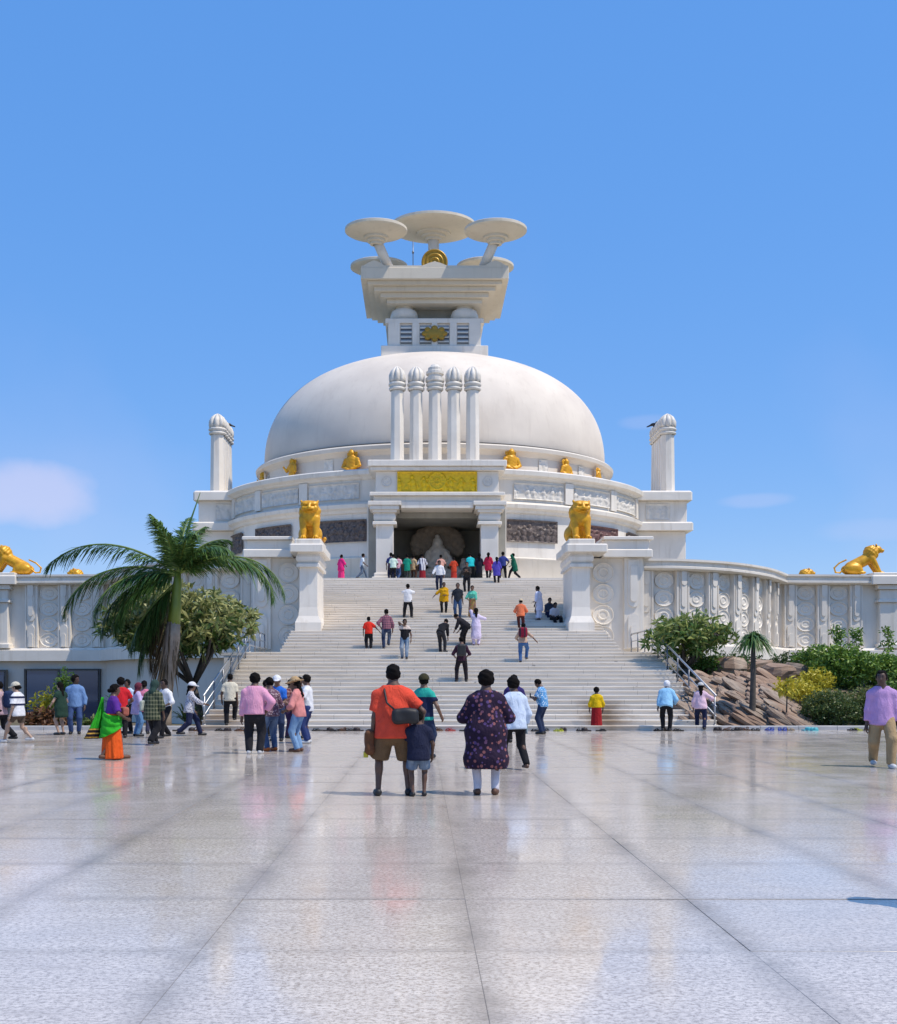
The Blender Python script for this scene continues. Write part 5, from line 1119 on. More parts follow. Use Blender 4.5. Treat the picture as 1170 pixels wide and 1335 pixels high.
    c0 = HC_ - hu * .055 + hf * .092; ex_.tube([c0 - hr * .024, c0 + hf * .006, c0 + hr * .024], [.003, .009, .003], 6, 2)
    for sd, sh, el, wr in arm:
        hd_ = (wr - el) / np.linalg.norm(wr - el); rf = f - hd_ * (f @ hd_); rf = rf / (np.linalg.norm(rf) + 1e-9); sd_ = np.cross(hd_, rf); pal = wr + hd_ * .085; inn = -ex * sd; inn = inn - hd_ * (inn @ hd_); inn /= np.linalg.norm(inn) + 1e-9
        for k in range(4):
            o_ = rf * (.028 - .018 * k); ln = (.075, .085, .08, .062)[k]; p1 = pal + o_; p2 = p1 + hd_ * ln * .5 + inn * .008; p3 = p2 + hd_ * ln * .36 + inn * .024; ex_.tube([p1 - hd_ * .02, p1, p2, p3], [.0095, .0095, .0088, .0065], 6)
        p1 = wr + hd_ * .03 + rf * .028; p2 = p1 + hd_ * .035 + rf * .022 + inn * .012; p3 = p2 + hd_ * .032 + inn * .014; ex_.tube([p1, p2, p3], [.012, .010, .007], 6)
    me = body.data; n0 = len(me.vertices); nf0 = len(me.polygons); nl0 = len(me.loops)
    V_ = np.array(ex_.v, np.float32); me.vertices.add(len(V_)); co_ = np.empty((n0 + len(V_)) * 3, np.float32); me.vertices.foreach_get('co', co_); co_[n0 * 3:] = V_.ravel(); me.vertices.foreach_set('co', co_)
    ls = [i + n0 for q in ex_.f for i in q]; lt = [len(q) for q in ex_.f]; me.loops.add(len(ls)); me.polygons.add(len(lt)); lv = np.empty(nl0 + len(ls), np.int32); me.loops.foreach_get('vertex_index', lv); lv[nl0:] = ls; me.loops.foreach_set('vertex_index', lv)
    lst = np.empty(nf0 + len(lt), np.int32); me.polygons.foreach_get('loop_start', lst); lst[nf0:] = nl0 + np.cumsum([0] + lt[:-1]); me.polygons.foreach_set('loop_start', lst)
    mi = np.zeros(nf0 + len(lt), np.int32); mi[nf0:] = ex_.m; me.update(calc_edges=True); me.polygons.foreach_set('material_index', mi); me.polygons.foreach_set('use_smooth', np.ones(nf0 + len(lt), bool)); me.validate(); me.update()
    fr_ = random.Random(int(abs(loc[0]) * 1000 + abs(loc[1]) * 77)); wv_ = [(fr_.uniform(14, 34), fr_.uniform(14, 34) * fr_.choice((-1, 1)), fr_.uniform(3, 15), fr_.uniform(0, 6), fr_.uniform(.0012, .0028)) for _ in range(5)]
    def fold(P):
        wob_ = 1.6 * np.sin(P[..., 2] * 7 + wv_[0][3]) + 1.2 * np.sin(P[..., 0] * 9 + wv_[1][3])
        return sum(am_ * np.sin(P[..., 0] * ax_ + P[..., 1] * ay_ + P[..., 2] * az_ + ph_ + wob_ * (k_ % 3)) for k_, (ax_, ay_, az_, ph_, am_) in enumerate(wv_))
    # ---- top
    kind, tm, opt = top; slv = opt.get('sleeve', .6); hem = opt.get('hem', -.10); loose = opt.get('loose', .018)
    def topf(P):
        d = torso(P, loose, opt.get('flare', .012))
        if hem < -.12: d = smin(d, p_cone(P, P0 + u * .05, P0 + u * hem * .72, .13 * FT * wide + loose, .15 * FT * wide + loose + opt.get('flare', .02), f, .72), .06)
        if hem < 0: d = smin(d, p_cone(P, P0 + u * .12, P0 + u * (hem - .03), .128 * (1 + (FT - 1) * .9) * wide + loose, .142 * (1 + (FT - 1) * .9) * wide + loose + .006, f, .76), .05)
        d = d + fold(P)
        up_ = (P - P0) @ u; d = np.maximum(d, -(up_ - hem) ); d = np.maximum(d, up_ - (.53 + opt.get('neck', 0)) - .35 * np.maximum(0, -(P - NK) @ f) * 0)
        for sd, sh, el, wr in arm:
            if slv <= 0: continue
            e = sh + (el - sh) * min(1, slv); a = p_cone(P, sh, e, .056 + loose * .8 + .02 * (FT - 1), .050 + loose + (.010 if slv < 1 else 0))
            ax = (el - sh) / np.linalg.norm(el - sh); 
            if slv < 1: a = np.maximum(a, (P - e) @ ax)
            else:
                e2 = el + (wr - el) * min(1, slv - 1); ax2 = (wr - el) / np.linalg.norm(wr - el); a2 = np.maximum(p_cone(P, el, e2, .054 + loose * .7, .038 + loose * .8), (P - e2) @ ax2); a = smin(a, a2, .02)
            d = smin(d, a + fold(P) * .6, .03)
        return d
    mk(kind, topf, lo, hi, tm)
    # ---- bottom
    if bottom:
        bk, bm, bo = bottom; ln_ = bo.get('len', 1.0); lo_ = bo.get('loose', .016)
        def botf(P):
            up_ = (P - P0) @ u
            if bk in ('skirt', 'sari', 'dhoti'):
                zb = bo.get('hem', .06); w0 = (.145 if fem else .14) * FT * wide; w1 = bo.get('w', .24) * wide; c1 = X(((leg[0][3][0] + leg[1][3][0]) / 2, (leg[0][3][1] + leg[1][3][1]) / 2, zb + .02)); an_ = np.arctan2(P[..., 1], P[..., 0]); t = np.clip((P0[2] - P[..., 2]) / (P0[2] - zb), 0, 1)
                d = p_cone(P, P0 + u * .08, c1, w0 + .015, w1, (0, 1, 0), .78) + t * .014 * np.sin(an_ * 9 + loc[0]) + t * .008 * np.sin(an_ * 17 + P[..., 2] * 4)
                d = np.maximum(d, zb - P[..., 2])
            else:
                d = p_cone(P, P0 + u * .10, P0 - u * .06, .122 * FT * wide + lo_, .128 * FT * wide + lo_, f, .72)
                for sd, hip, kn, an in leg:
                    e = an if ln_ >= 1 else kn + (an - kn) * (ln_ - .5) * 2 if ln_ > .5 else hip + (kn - hip) * ln_ * 2
                    a = p_cone(P, hip, kn if ln_ > .5 else e, .098 * (1 + .4 * (FT - 1)) + lo_ * .6, .068 + lo_ + bo.get('wide', 0))
                    if ln_ > .5: a = smin(a, p_cone(P, kn, e, .066 + lo_, .050 + lo_ + bo.get('wide', 0)), .03)
                    a = np.maximum(a, -((P - e) @ ((hip if ln_ <= .5 else kn) - e)) / np.linalg.norm((hip if ln_ <= .5 else kn) - e) - (.02 if ln_ >= 1 else 0)); d = smin(d, a, .025)
                d = d + fold(P) * .9
            return np.maximum(d, up_ - .13)
        l2 = lo.copy(); g2 = hi.copy(); g2[2] = max(P0[2], (P0 + u * .3)[2]) + .12; l2[0] -= .1; g2[0] += .1; mk({'trousers': 'trousers', 'jeans': 'jeans', 'shorts': 'shorts'}.get(bk, bk), botf, l2, g2, bm)
    # ---- hair, hats
    if hair:
        hm = GREYH if 'grey' in hair else HAIRM
        def hairf(P):
            p = (P - HC_) @ HM; r_ = 1.0
            d = p_ell(P, HC_ + hu * .030 - hf * .012, (.097, .116, .117) if 'big' not in hair else (.116, .128, .128), HM)
            lim = .045 if 'short' in hair else .03
            d = np.maximum(d, np.minimum(p[..., 1] - lim, -(p[..., 2] - .07 - p[..., 1] * .1)))            # keep the face clear
            d = np.maximum(d, -.075 - p[..., 2] + np.maximum(0, p[..., 1]) * 2)
            if 'long' in hair: d = smin(d, p_cone(P, HC_ - hf * .06, HC_ - hu * .30 - hf * .09 - X((0, .02, 0)), .085, .05, hf, .6), .04)
            if 'pony' in hair: d = smin(d, p_cone(P, HC_ - hf * .10 + hu * .0, HC_ - hu * .26 - hf * .13, .045, .028), .04)
            if 'bun' in hair: d = smin(d, p_ell(P, HC_ - hf * .125 - hu * .03, (.055, .05, .05), HM), .02)
            return d + .009 * np.sin(P[..., 0] * 41 + P[..., 1] * 23) * np.sin(P[..., 2] * 48 + P[..., 1] * 40) + .004 * np.sin(P[..., 2] * 90 + P[..., 0] * 40)
        mk('hair', hairf, HC_ - (.2, .3, .42), HC_ + (.2, .3, .22), hm, min(h, .02))
    if hat:
        hk_, hmat = hat
        def hatf(P):
            p = (P - HC_) @ HM
            if hk_ == 'cap': d = np.maximum(p_ell(P, HC_ + hu * .045 - hf * .008, (.116, .136, .122), HM), .03 - p[..., 2] ); d = smin(d, np.maximum(p_ell(P, HC_ + hu * .045 + hf * .13, (.082, .09, .016), HM), .04 - p[..., 1]), .01)
            elif hk_ == 'straw': d = np.maximum(p_ell(P, HC_ + hu * .05, (.116, .132, .125), HM), .03 - p[..., 2]); d = smin(d, p_ell(P, HC_ + hu * .055, (.20, .21, .016), HM) + .012 * np.sin(np.arctan2(p[..., 1], p[..., 0]) * 3), .02)
            else: d = np.maximum(p_ell(P, HC_ + hu * .02 - hf * .02, (.112, .126, .134), HM), np.minimum(p[..., 1] - .05, -(p[..., 2] - .06))); d = smin(d, p_cone(P, HC_ - hu * .1 - hf * .05, HC_ - hu * .2 - hf * .06, .09, .11, hf, .7), .04) if hk_ == 'scarf' else d
            return d
        mk({'cap': 'cap', 'straw': 'straw_hat'}.get(hk_, 'headscarf'), hatf, HC_ - (.28, .28, .36), HC_ + (.28, .28, .24), hmat, min(h, .018))
    if shoes:
        for sd, hip, kn, an in leg:
            def sf(P): return np.maximum(smin(p_cone(P, an + X((0, -.035, -.04)), an + X((sd * .02, .155, -.05)), .05, .042), p_ell(P, an + X((sd * .012, .09, -.05)), (.05, .11, .04)), .03), an[2] - .0865 - P[..., 2])
            mk('shoe', sf, an - (.12, .15, .15), an + (.12, .28, .06), shoes, min(h, .018))
    rt['_arm'] = [float(x) for a in arm for q in a[1:] for x in q]; rt['_P'] = [float(x) for x in P0]
    return rt
def T_(c, **k): 
    pat = k.pop('pat', None); c2 = k.pop('c2', None); sc = k.pop('psc', 1.0); c3 = k.pop('c3', None); kd = k.pop('kind', 'shirt'); return (kd, cloth(c, pat, c2, sc, c3), k)
def B_(kd, c, **k): 
    pat = k.pop('pat', None); c2 = k.pop('c2', None); return (kd, cloth(c, pat, c2), k)
SH_B = plain('black_shoe', (.02, .02, .022), .5); SH_W = plain('white_shoe', (.6, .6, .6), .5); SH_O = plain('orange_shoe', (.75, .16, .02), .5); SH_BR = plain('brown_sandal', (.13, .06, .035), .6)
def fl(px, py): x, y = onfloor(px, py); return (x, y, 0)
NR = .0165                              # finer surface for the people close by
# ---- the family in the middle of the plaza
man_o = person(fl(513, 1037), 1.74, 4, 'man in orange red shirt and khaki shorts with an arm round the boy', T_((.80, .085, .045), sleeve=.72, hem=-.17, loose=.03), B_('shorts', (.17, .105, .055), len=.50, loose=.035, wide=.03), (('down'), (.16, .20, -.36)), 'wide', 2, 4, 0, 1, 'short', None, 1.16, SH_B, NR, wide=1.16)
boy = person(fl(546, 1038), 1.13, 6, 'boy in navy shirt and denim shorts beside the man in orange', T_((.020, .024, .055), sleeve=.7, hem=-.2, loose=.03), B_('shorts', (.10, .16, .26), len=.42, loose=.03, wide=.02, pat='fade', c2=(.3, .36, .42)), ('chest', 'relax'), 'stand', 0, 3, 0, 1, 'short', None, 1.1, SH_B, NR, wide=1.14)
woman_f = person(fl(634, 1036), 1.66, -4, 'woman in long dark floral dress and white leggings', T_((.028, .016, .038), pat='floral', c2=(.26, .10, .10), c3=(.10, .06, .17), psc=.85, kind='dress', sleeve=1.25, hem=-.56, loose=.035, flare=.075), B_('leggings', (.70, .68, .74), loose=.004), ('bent', 'bent'), 'stand', 2, 6, 0, 1, 'short big', None, 1.2, SH_BR, NR, True, wide=1.17)
person(fl(672, 1003), 1.62, 25, 'person in pale blue shirt and black trousers walking behind the floral dress', T_((.60, .70, .86), sleeve=1.7, hem=-.16, loose=.025), B_('trousers', BLACK), ('bent', 'relax'), 'walk', 4, 8, 0, 1, 'short big', None, 1.02, None, NR)
person(fl(553, 988), 1.66, -35, 'man in teal and navy shirt with cap beside the man in orange', T_((.03, .42, .33), pat='band', c2=NAVY, c3=((.85, 1.26),), sleeve=.6, hem=-.14, loose=.025), B_('trousers', DJEAN), ('down', (.12, .16, -.44)), 'stand', 0, 0, 40, 0, 'short', ('cap', cloth((.05, .045, .02))), 1.04, SH_B, NR)
person(fl(671, 968), 1.70, 8, 'man in dark purple shirt standing behind the pale blue shirt', T_((.035, .025, .13), sleeve=.6, hem=-.12, loose=.022), B_('trousers', BLACK), ('relax', 'relax'), 'stand', 2, 8, 0, 1, 'short', None, 1.0, SH_B)
person(fl(708, 957), 1.64, 62, 'man in blue patterned shirt looking down at his phone by the steps', T_((.10, .32, .62), pat='floral', c2=(.60, .72, .82), psc=.7, sleeve=.7, hem=-.1, loose=.025), B_('jeans', DJEAN), ('phone', 'phone'), 'stand', 6, 32, 0, 1, 'short', None, 1.12, SH_B)
person(fl(778, 952), 1.36, 0, 'child in yellow blouse and long red skirt at the foot of the stairs', T_((.80, .52, .01), sleeve=1.5, hem=-.02, loose=.03), B_('skirt', (.36, .018, .022), hem=.05, w=.20), ('relax', 'relax'), 'stand', 0, 6, 0, 1, 'short big', None, 1.05, None, fem=True, wide=1.15)
person(fl(869, 953), 1.62, -18, 'stooping old man in light blue shirt with white head cloth', T_((.30, .58, .82), sleeve=1.8, hem=-.14, loose=.03), B_('trousers', BLACK), ('down', 'bent'), 'stand', 24, 12, 0, 1, None, ('cloth', cloth(WHITE)), 1.06, SH_B)
person(fl(914, 952), 1.52, -10, 'woman in pale pink top holding the steel handrail', T_((.80, .56, .66), sleeve=1.8, hem=-.14, loose=.022), B_('jeans', NAVY), ('relax', 'rail'), 'walk', 4, 4, 0, 0, 'long', ('cap', cloth((.6, .58, .55))), 1.06, SH_B, fem=True)
person(fl(1150, 1000), 1.74, 168, 'man in lavender shirt and khaki trousers walking away from the shrubs', T_((.55, .33, .62), sleeve=1.75, hem=-.16, loose=.02), B_('trousers', (.40, .28, .15), loose=.026), ('down', 'down'), 'walk', 0, 0, -20, 4, 'short', None, 1.08, SH_W, NR, wide=1.08)
# ---- group left of the stairs
person(fl(332, 983), 1.70, 0, 'man in pink striped shirt and black trousers with hand on hip', T_((.78, .38, .52), pat='vstripe', c2=(.70, .30, .45), psc=.5, sleeve=1.85, hem=-.08, loose=.032), B_('trousers', (.02, .02, .025), loose=.028), ('down', 'hip'), 'stand', 2, 10, -15, 1, 'short big', None, 1.16, SH_W, NR, wide=1.12)
person(fl(354, 979), 1.62, 40, 'person in plum patterned top and jeans wearing orange shoes', T_((.16, .09, .13), pat='floral', c2=(.5, .4, .42), psc=.6, sleeve=1.4, hem=-.12, loose=.028), B_('jeans', JEAN, pat='fade', c2=(.22, .30, .42)), ('front', 'bent'), 'stand', 4, 10, 0, 1, 'short', None, 1.0, SH_O, fem=True)
person(fl(362, 966), 1.68, 175, 'man in bright blue shirt and white cap behind the pink shirt', T_((.03, .16, .62), sleeve=.7, hem=-.12), B_('jeans', DJEAN), ('front', 'front'), 'stand', 3, 10, 10, 0, 'short', ('cap', cloth(WHITE)), 1.0, SH_B)
person(fl(390, 980), 1.62, 72, 'woman in straw hat, coral shirt and light blue jeans', T_((.72, .28, .26), sleeve=1.5, hem=-.12, loose=.028), B_('jeans', (.22, .37, .58), pat='fade', c2=(.10, .2, .4)), ('bent', 'front'), 'stand', 4, 12, 0, 1, 'long', ('straw', plain('straw', (.45, .30, .15), .8)), 1.04, SH_BR, NR, fem=True)
person(fl(402, 969), 1.70, 80, 'man in white shirt and dark blue jeans behind the straw hat', T_(WHITE, sleeve=.75, hem=-.12), B_('jeans', (.03, .05, .16)), ('bent', 'down'), 'stand', 2, 4, 0, 1, 'short', None, 1.0, SH_W)
person(fl(377, 962), 1.60, -120, 'person in maroon top facing the straw hat woman', T_((.14, .04, .05), pat='plaid', c2=(.4, .25, .22), sleeve=1.4, hem=-.12), B_('trousers', (.04, .02, .06)), ('front', 'bent'), 'stand', 4, 8, 0, 0, 'short', None, 1.0, SH_B)
X0, Y0, Z0 = on_steps(300, 945); person((X0, Y0, Z0), 1.62, 4, 'man in cream shirt and black trousers climbing the lowest step', T_((.70, .64, .50), sleeve=.7, hem=-.12, loose=.03), B_('trousers', BLACK, loose=.025), ('relax', 'down'), 'up', 3, 6, 0, 1, 'short', None, 1.06, SH_B)
person(fl(247, 959), 1.56, -70, 'woman in black and white print top and white cap stepping forward', T_((.62, .62, .66), pat='floral', c2=(.03, .03, .06), psc=.5, sleeve=1.7, hem=-.16, loose=.026), B_('trousers', NAVY, loose=.022), ('swing', 'fwd'), 'stride', 6, 4, 0, 0, 'pony', ('cap', cloth(WHITE)), 1.05, SH_B, fem=True)
person(fl(216, 962), 1.62, 150, 'man with towel and white shirt under the tall palm', T_(WHITE, sleeve=1.4, hem=-.12), B_('trousers', BLACK), ('bent', 'bent'), 'walk', 3, 4, 0, 4, 'short', None, .98, SH_B)
person(fl(199, 971), 1.60, -20, 'person in dark green checked shirt with a pale bag', T_((.035, .05, .03), pat='plaid', c2=(.20, .20, .12), sleeve=1.5, hem=-.26, loose=.032, flare=.03), B_('trousers', BLACK, loose=.03), ('bent', 'relax'), 'walk', 6, 16, 0, 1, None, ('scarf', cloth((.03, .06, .05))), 1.1, SH_B)
sari = person(fl(146, 990), 1.50, -58, 'woman in green and orange sari with purple blouse walking past', T_((.11, .03, .26), kind='blouse', sleeve=.9, hem=.10, loose=.02), B_('sari', (.80, .11, .015), hem=.02, w=.26), ('front', 'bent'), 'walk', 4, 6, 0, 1, 'bun', None, 1.18, SH_BR, NR, True, wide=1.14)
person(fl(158, 962), 1.64, 20, 'man in red shirt behind the woman in the sari', T_((.62, .02, .03), sleeve=.7, hem=-.12), B_('trousers', BLACK), ('relax', 'bent'), 'stand', 2, 2, 0, 1, 'short big', None, 1.05, SH_B)
person(fl(178, 960), 1.50, -60, 'woman in pale lilac top with maroon hair cover near the sari', T_((.55, .45, .70), sleeve=1.2, hem=-.22, loose=.03), B_('trousers', (.12, .25, .45)), ('bent', 'bent'), 'stand', 4, 8, 0, 0, None, ('scarf', cloth((.15, .03, .05))), 1.0, SH_B, fem=True)
person(fl(98, 957), 1.72, -165, 'man in denim blue shirt and jeans beside the glass door', T_((.16, .28, .52), sleeve=1.8, hem=-.14, loose=.028), B_('jeans', (.05, .09, .22)), ('relax', 'down'), 'stand', 0, 4, 60, 4, 'short big', None, 1.04, SH_B)
person(fl(80, 958), 1.52, 60, 'woman with long black hair in dark green dress by the glass', T_((.02, .05, .035), kind='dress', sleeve=.4, hem=-.36, loose=.03, flare=.05), None, ('bent', 'bent'), 'stand', 3, 6, 0, 3, 'long', None, 1.0, SH_B, fem=True)
person(fl(24, 968), 1.56, 78, 'woman in white tee with navy bands, pale cap and shorts', T_(WHITE, pat='band', c2=NAVY, c3=((1.02, 1.08), (1.22, 1.28)), sleeve=.8, hem=-.14, loose=.035), B_('shorts', (.10, .07, .05), len=.34, loose=.03), ('relax', 'down'), 'stride', 3, 12, 0, 3, 'bun', ('cap', cloth((.6, .56, .45))), 1.0, SH_W, NR, fem=True)
person(fl(2, 966), 1.58, 85, 'person in dark clothes leaving with a navy backpack', T_((.5, .35, .38), sleeve=.6, hem=-.14), B_('trousers', BLACK, loose=.03), ('bent', 'bent'), 'stride', 4, 4, 0, 3, 'short', None, 1.02, SH_B)
person(fl(188, 957), 1.56, 10, 'woman in rose pink top standing behind the checked shirt', T_((.70, .22, .34), sleeve=1.0, hem=-.2), B_('trousers', (.05, .05, .09)), ('bent', 'relax'), 'stand', 3, 6, 0, 1, 'bun', None, 1.02, SH_B, fem=True)
person(fl(168, 956), 1.60, 150, 'man in light blue striped shirt between the red shirt and lilac top', T_((.42, .56, .75), pat='vstripe', c2=(.7, .76, .82), psc=.6, sleeve=.7, hem=-.12), B_('trousers', BLACK), ('front', 'relax'), 'stand', 3, 6, 0, 1, 'short', None, 1.0, SH_B)
person(fl(345, 960), 1.58, -30, 'person in olive shirt hidden behind the pink striped shirt', T_((.16, .15, .06), sleeve=.7, hem=-.12), B_('trousers', BLACK), ('bent', 'relax'), 'stand', 3, 10, 0, 1, 'short', None, 1.0, SH_B)
person(fl(392, 962), 1.66, 160, 'man in grey blue shirt facing the plaza behind the straw hat', T_((.25, .32, .42), sleeve=1.4, hem=-.12), B_('trousers', (.03, .03, .04)), ('front', 'front'), 'stand', 2, 12, 0, 1, 'short', None, 1.02, SH_B)
# ---- people on the stairs and the terrace
def stp(px, py, H, yaw, label, *a, **k):
    k.setdefault('res', .028); return person(on_steps(px, py), H, yaw, label, *a, group='visitors on the stairs', **k)
bp_man = stp(602, 890, 1.66, 5, 'man in dark clothes with a black backpack in the middle of the stairs', T_((.05, .02, .04), sleeve=1.2, hem=-.12), B_('trousers', (.018, .014, .018)), ('bent', 'bent'), 'wide', 2, 10, 0, 0, 'short', None, 1.0, SH_B)
rbp = stp(682, 866, 1.58, -12, 'woman in beige top and jeans with a red backpack climbing', T_((.55, .38, .28), sleeve=1.3, hem=-.1), B_('jeans', (.06, .14, .32)), ('bent', 'out'), 'up', 12, 12, 0, 0, 'short', None, 1.08, SH_B, fem=True)
stp(679, 824, 1.45, -10, 'man in orange shirt and pale cap climbing ahead of the red backpack', T_((.80, .20, .09), sleeve=1.4, hem=-.14, loose=.03), B_('trousers', (.08, .02, .02)), ('bent', 'bent'), 'up2', 8, 16, 0, 1, 'short', ('cap', cloth((.6, .5, .35))), 1.1, None)
stp(528, 857, 1.60, 178, 'person in black and white top and ripped jeans coming down', T_((.015, .015, .018), pat='band', c2=(.6, .5, .45), c3=((1.28, 1.6),), sleeve=.5, hem=-.1), B_('jeans', (.10, .17, .27), pat='fade', c2=(.4, .45, .5)), ('relax', 'visor'), 'down', 0, 8, 0, 1, 'short', None, .96, SH_B)
stp(504, 845, 1.66, 4, 'man in maroon plaid shirt and dark jeans with hands at his hips', T_((.35, .14, .18), pat='plaid', c2=(.06, .04, .07), sleeve=1.6, hem=-.08, loose=.026), B_('jeans', DJEAN, pat='fade', c2=(.12, .16, .24)), ('hip', 'relax'), 'up', 3, 8, 0, 1, 'short', None, 1.05, SH_B)
stp(481, 845, 1.35, 6, 'boy in bright red shirt and black trousers on the stairs', T_((.75, .035, .02), sleeve=.8, hem=-.12, loose=.03), B_('trousers', BLACK, loose=.03), ('relax', 'out'), 'stand', 4, 8, 0, 1, 'short', None, 1.12, None)
stp(532, 807, 1.64, -5, 'man in white shirt and black trousers standing with elbows out', T_(WHITE, sleeve=.8, hem=-.12, loose=.03), B_('trousers', BLACK, loose=.022), ('camera', 'camera'), 'wide', 0, 4, 0, 1, 'short', None, 1.08, SH_B)
stp(577, 849, 1.60, -30, 'man in black bending down facing the other bending man', T_(BLACK, sleeve=1.7, hem=-.1, loose=.025), B_('trousers', (.03, .03, .035)), ('floor', 'floor'), 'stand', 48, 20, 0, 0, 'short', None, 1.0, SH_B)
stp(604, 842, 1.60, 60, 'person in black bending forward behind the backpack man', T_((.02, .018, .022), sleeve=1.7, hem=-.1, loose=.028), B_('trousers', BLACK), ('bent', 'bent'), 'stand', 52, 20, 0, 0, 'short', None, 1.1, SH_B)
stp(621, 840, 1.60, 0, 'woman in pale lilac long dress with raised arms and a braid', T_((.72, .62, .80), kind='dress', sleeve=1.3, hem=-.62, loose=.03, flare=.05), B_('trousers', (.7, .6, .76)), ('visor', (.05, .25, .0)), 'stand', 0, 0, 0, 0, 'pony long', None, 1.0, None, fem=True)
stp(579, 801, 1.52, 178, 'woman in mustard yellow draped top holding a dark bag', T_((.66, .34, .01), kind='kurta', sleeve=1.4, hem=-.30, loose=.035, flare=.06), B_('trousers', BLACK), ('front', 'out'), 'stand', 0, 6, 0, 1, 'short', None, 1.1, SH_B, fem=True)
stp(597, 806, 1.68, 176, 'man in dark tee and blue jeans facing the plaza', T_((.025, .03, .04), sleeve=.7, hem=-.12), B_('jeans', (.04, .08, .17)), ('down', 'relax'), 'stand', 0, 0, 0, 1, 'short', None, 1.04, SH_B)
stp(616, 806, 1.56, 172, 'woman in mint scarf and floral skirt beside the man in jeans', T_((.12, .55, .40), kind='kurta', sleeve=1.0, hem=.02, loose=.03), B_('skirt', (.30, .24, .08), hem=.1, w=.2, pat='floral', c2=(.45, .1, .08)), ('front', 'bent'), 'stand', 0, 4, 0, 0, 'short', None, 1.05, None, fem=True)
stp(573, 771, 1.66, 178, 'man in white shirt and navy trousers coming down near the top', T_(WHITE, sleeve=1.7, hem=-.06, loose=.028), B_('trousers', (.02, .025, .05)), ('relax', (.2, .2, -.45)), 'down', 0, 14, 0, 1, 'short', None, 1.06, SH_B)
stp(609, 772, 1.66, 170, 'man in dark olive shirt with crossed arms near the top', T_((.035, .03, .028), sleeve=1.6, hem=-.1), B_('trousers', BLACK), ('chest', 'chest'), 'stand', 0, 4, 0, 0, 'short', None, 1.08, SH_B)
stp(703, 808, 1.64, 60, 'monk like figure in white robes standing by the pedestal', T_((.72, .72, .86), kind='robe', sleeve=1.5, hem=-.45, loose=.045, flare=.03), B_('dhoti', (.74, .74, .86), hem=.12, w=.17), ('relax', 'front'), 'stand', 4, 8, 0, 4, 'short', None, 1.05, None)
stp(722, 810, 1.62, 200, 'person in white top and black trousers seated on a step', T_((.6, .6, .66), sleeve=.8, hem=-.05), B_('trousers', BLACK, loose=.03), ('front', 'front'), 'sit', 14, 10, 0, 4, 'short', None, 1.05, None, sit=True)
stp(716, 803, 1.62, 190, 'person in dark clothes seated behind the one in white top', T_((.05, .06, .09), sleeve=1.4, hem=-.05), B_('trousers', NAVY, loose=.03), ('front', 'front'), 'sit', 10, 8, 0, 1, 'short', None, 1.0, None, sit=True)
stp(648, 761, 1.52, 4, 'woman in blue violet dress just below the terrace', T_((.09, .07, .42), kind='dress', sleeve=1.0, hem=-.42, loose=.032, flare=.05), B_('trousers', BLACK), ('relax', 'relax'), 'stand', 0, 4, 0, 0, 'long', None, 1.0, None, fem=True)
def ter(px, Y, H, yaw, label, *a, **k):
    k.setdefault('res', .032); Y += rng.uniform(-.15, .9); x = (px - HX) * Y / F + CX; return person((x, Y, TZ), H, yaw, label, *a, group='visitors on the terrace', **k)
TYY = 63.6
ter(445, TYY, 1.52, -40, 'woman in hot pink sari on the terrace', T_((.85, .03, .22), kind='sari_drape', sleeve=1.0, hem=-.3, loose=.035, flare=.05), B_('sari', (.85, .05, .22), hem=.03, w=.24), ('bent', 'bent'), 'stand', 2, 6, 0, 1, 'bun', None, 1.15, None, fem=True)
ter(472, TYY, 1.60, -75, 'man in white shirt and grey trousers walking along the terrace', T_((.66, .74, .80), sleeve=.7, hem=-.1), B_('trousers', (.12, .16, .22)), ('swing', 'bent'), 'stride', 6, 6, 0, 1, 'short', None, 1.0, SH_B)
ter(513, TYY + .2, 1.52, 10, 'person in mint striped shirt and black trousers by the gate column', T_((.50, .72, .58), pat='hstripe', c2=(.75, .8, .76), sleeve=.8, hem=-.14), B_('trousers', BLACK), ('relax', 'bent'), 'stand', 3, 8, 0, 1, 'short', None, 1.05, None)
ter(510, TYY + 1.3, 1.74, 0, 'man in navy shirt standing against the gate column', T_((.03, .04, .16), sleeve=.7, hem=-.12), B_('trousers', NAVY), ('relax', 'relax'), 'stand', 0, 4, 0, 1, 'short', None, 1.0, None)
ter(519, TYY + .1, 1.58, -20, 'man in pink and white striped shirt and blue jeans at the gate', T_((.72, .30, .38), pat='hstripe', c2=(.75, .62, .64), sleeve=.8, hem=-.12), B_('jeans', (.05, .09, .2)), ('bent', 'relax'), 'walk', 5, 8, 0, 1, 'short', None, 1.08, None)
ter(531, TYY + .7, 1.58, 0, 'woman in teal green tunic at the gate', T_((.01, .27, .18), kind='kurta', sleeve=.9, hem=-.3), B_('trousers', (.05, .06, .05)), ('relax', 'relax'), 'stand', 2, 6, 0, 1, 'short', None, 1.0, None, fem=True)
ter(539, TYY + .9, 1.6, -30, 'person in cream and rust top beside the teal tunic', T_((.62, .44, .25), sleeve=1.2, hem=-.2), B_('trousers', (.10, .05, .04)), ('bent', 'relax'), 'stand', 2, 6, 0, 1, 'short', None, 1.0, None)
ter(551, TYY + .6, 1.6, 10, 'person in white shawl and maroon skirt at the gate', T_((.7, .7, .74), pat='vstripe', c2=(.06, .06, .12), psc=1.6, kind='shawl', sleeve=1.2, hem=-.3), B_('skirt', (.28, .02, .03), hem=.05, w=.2), ('bent', 'bent'), 'stand', 3, 8, 0, 1, 'short', None, 1.05, None, fem=True)
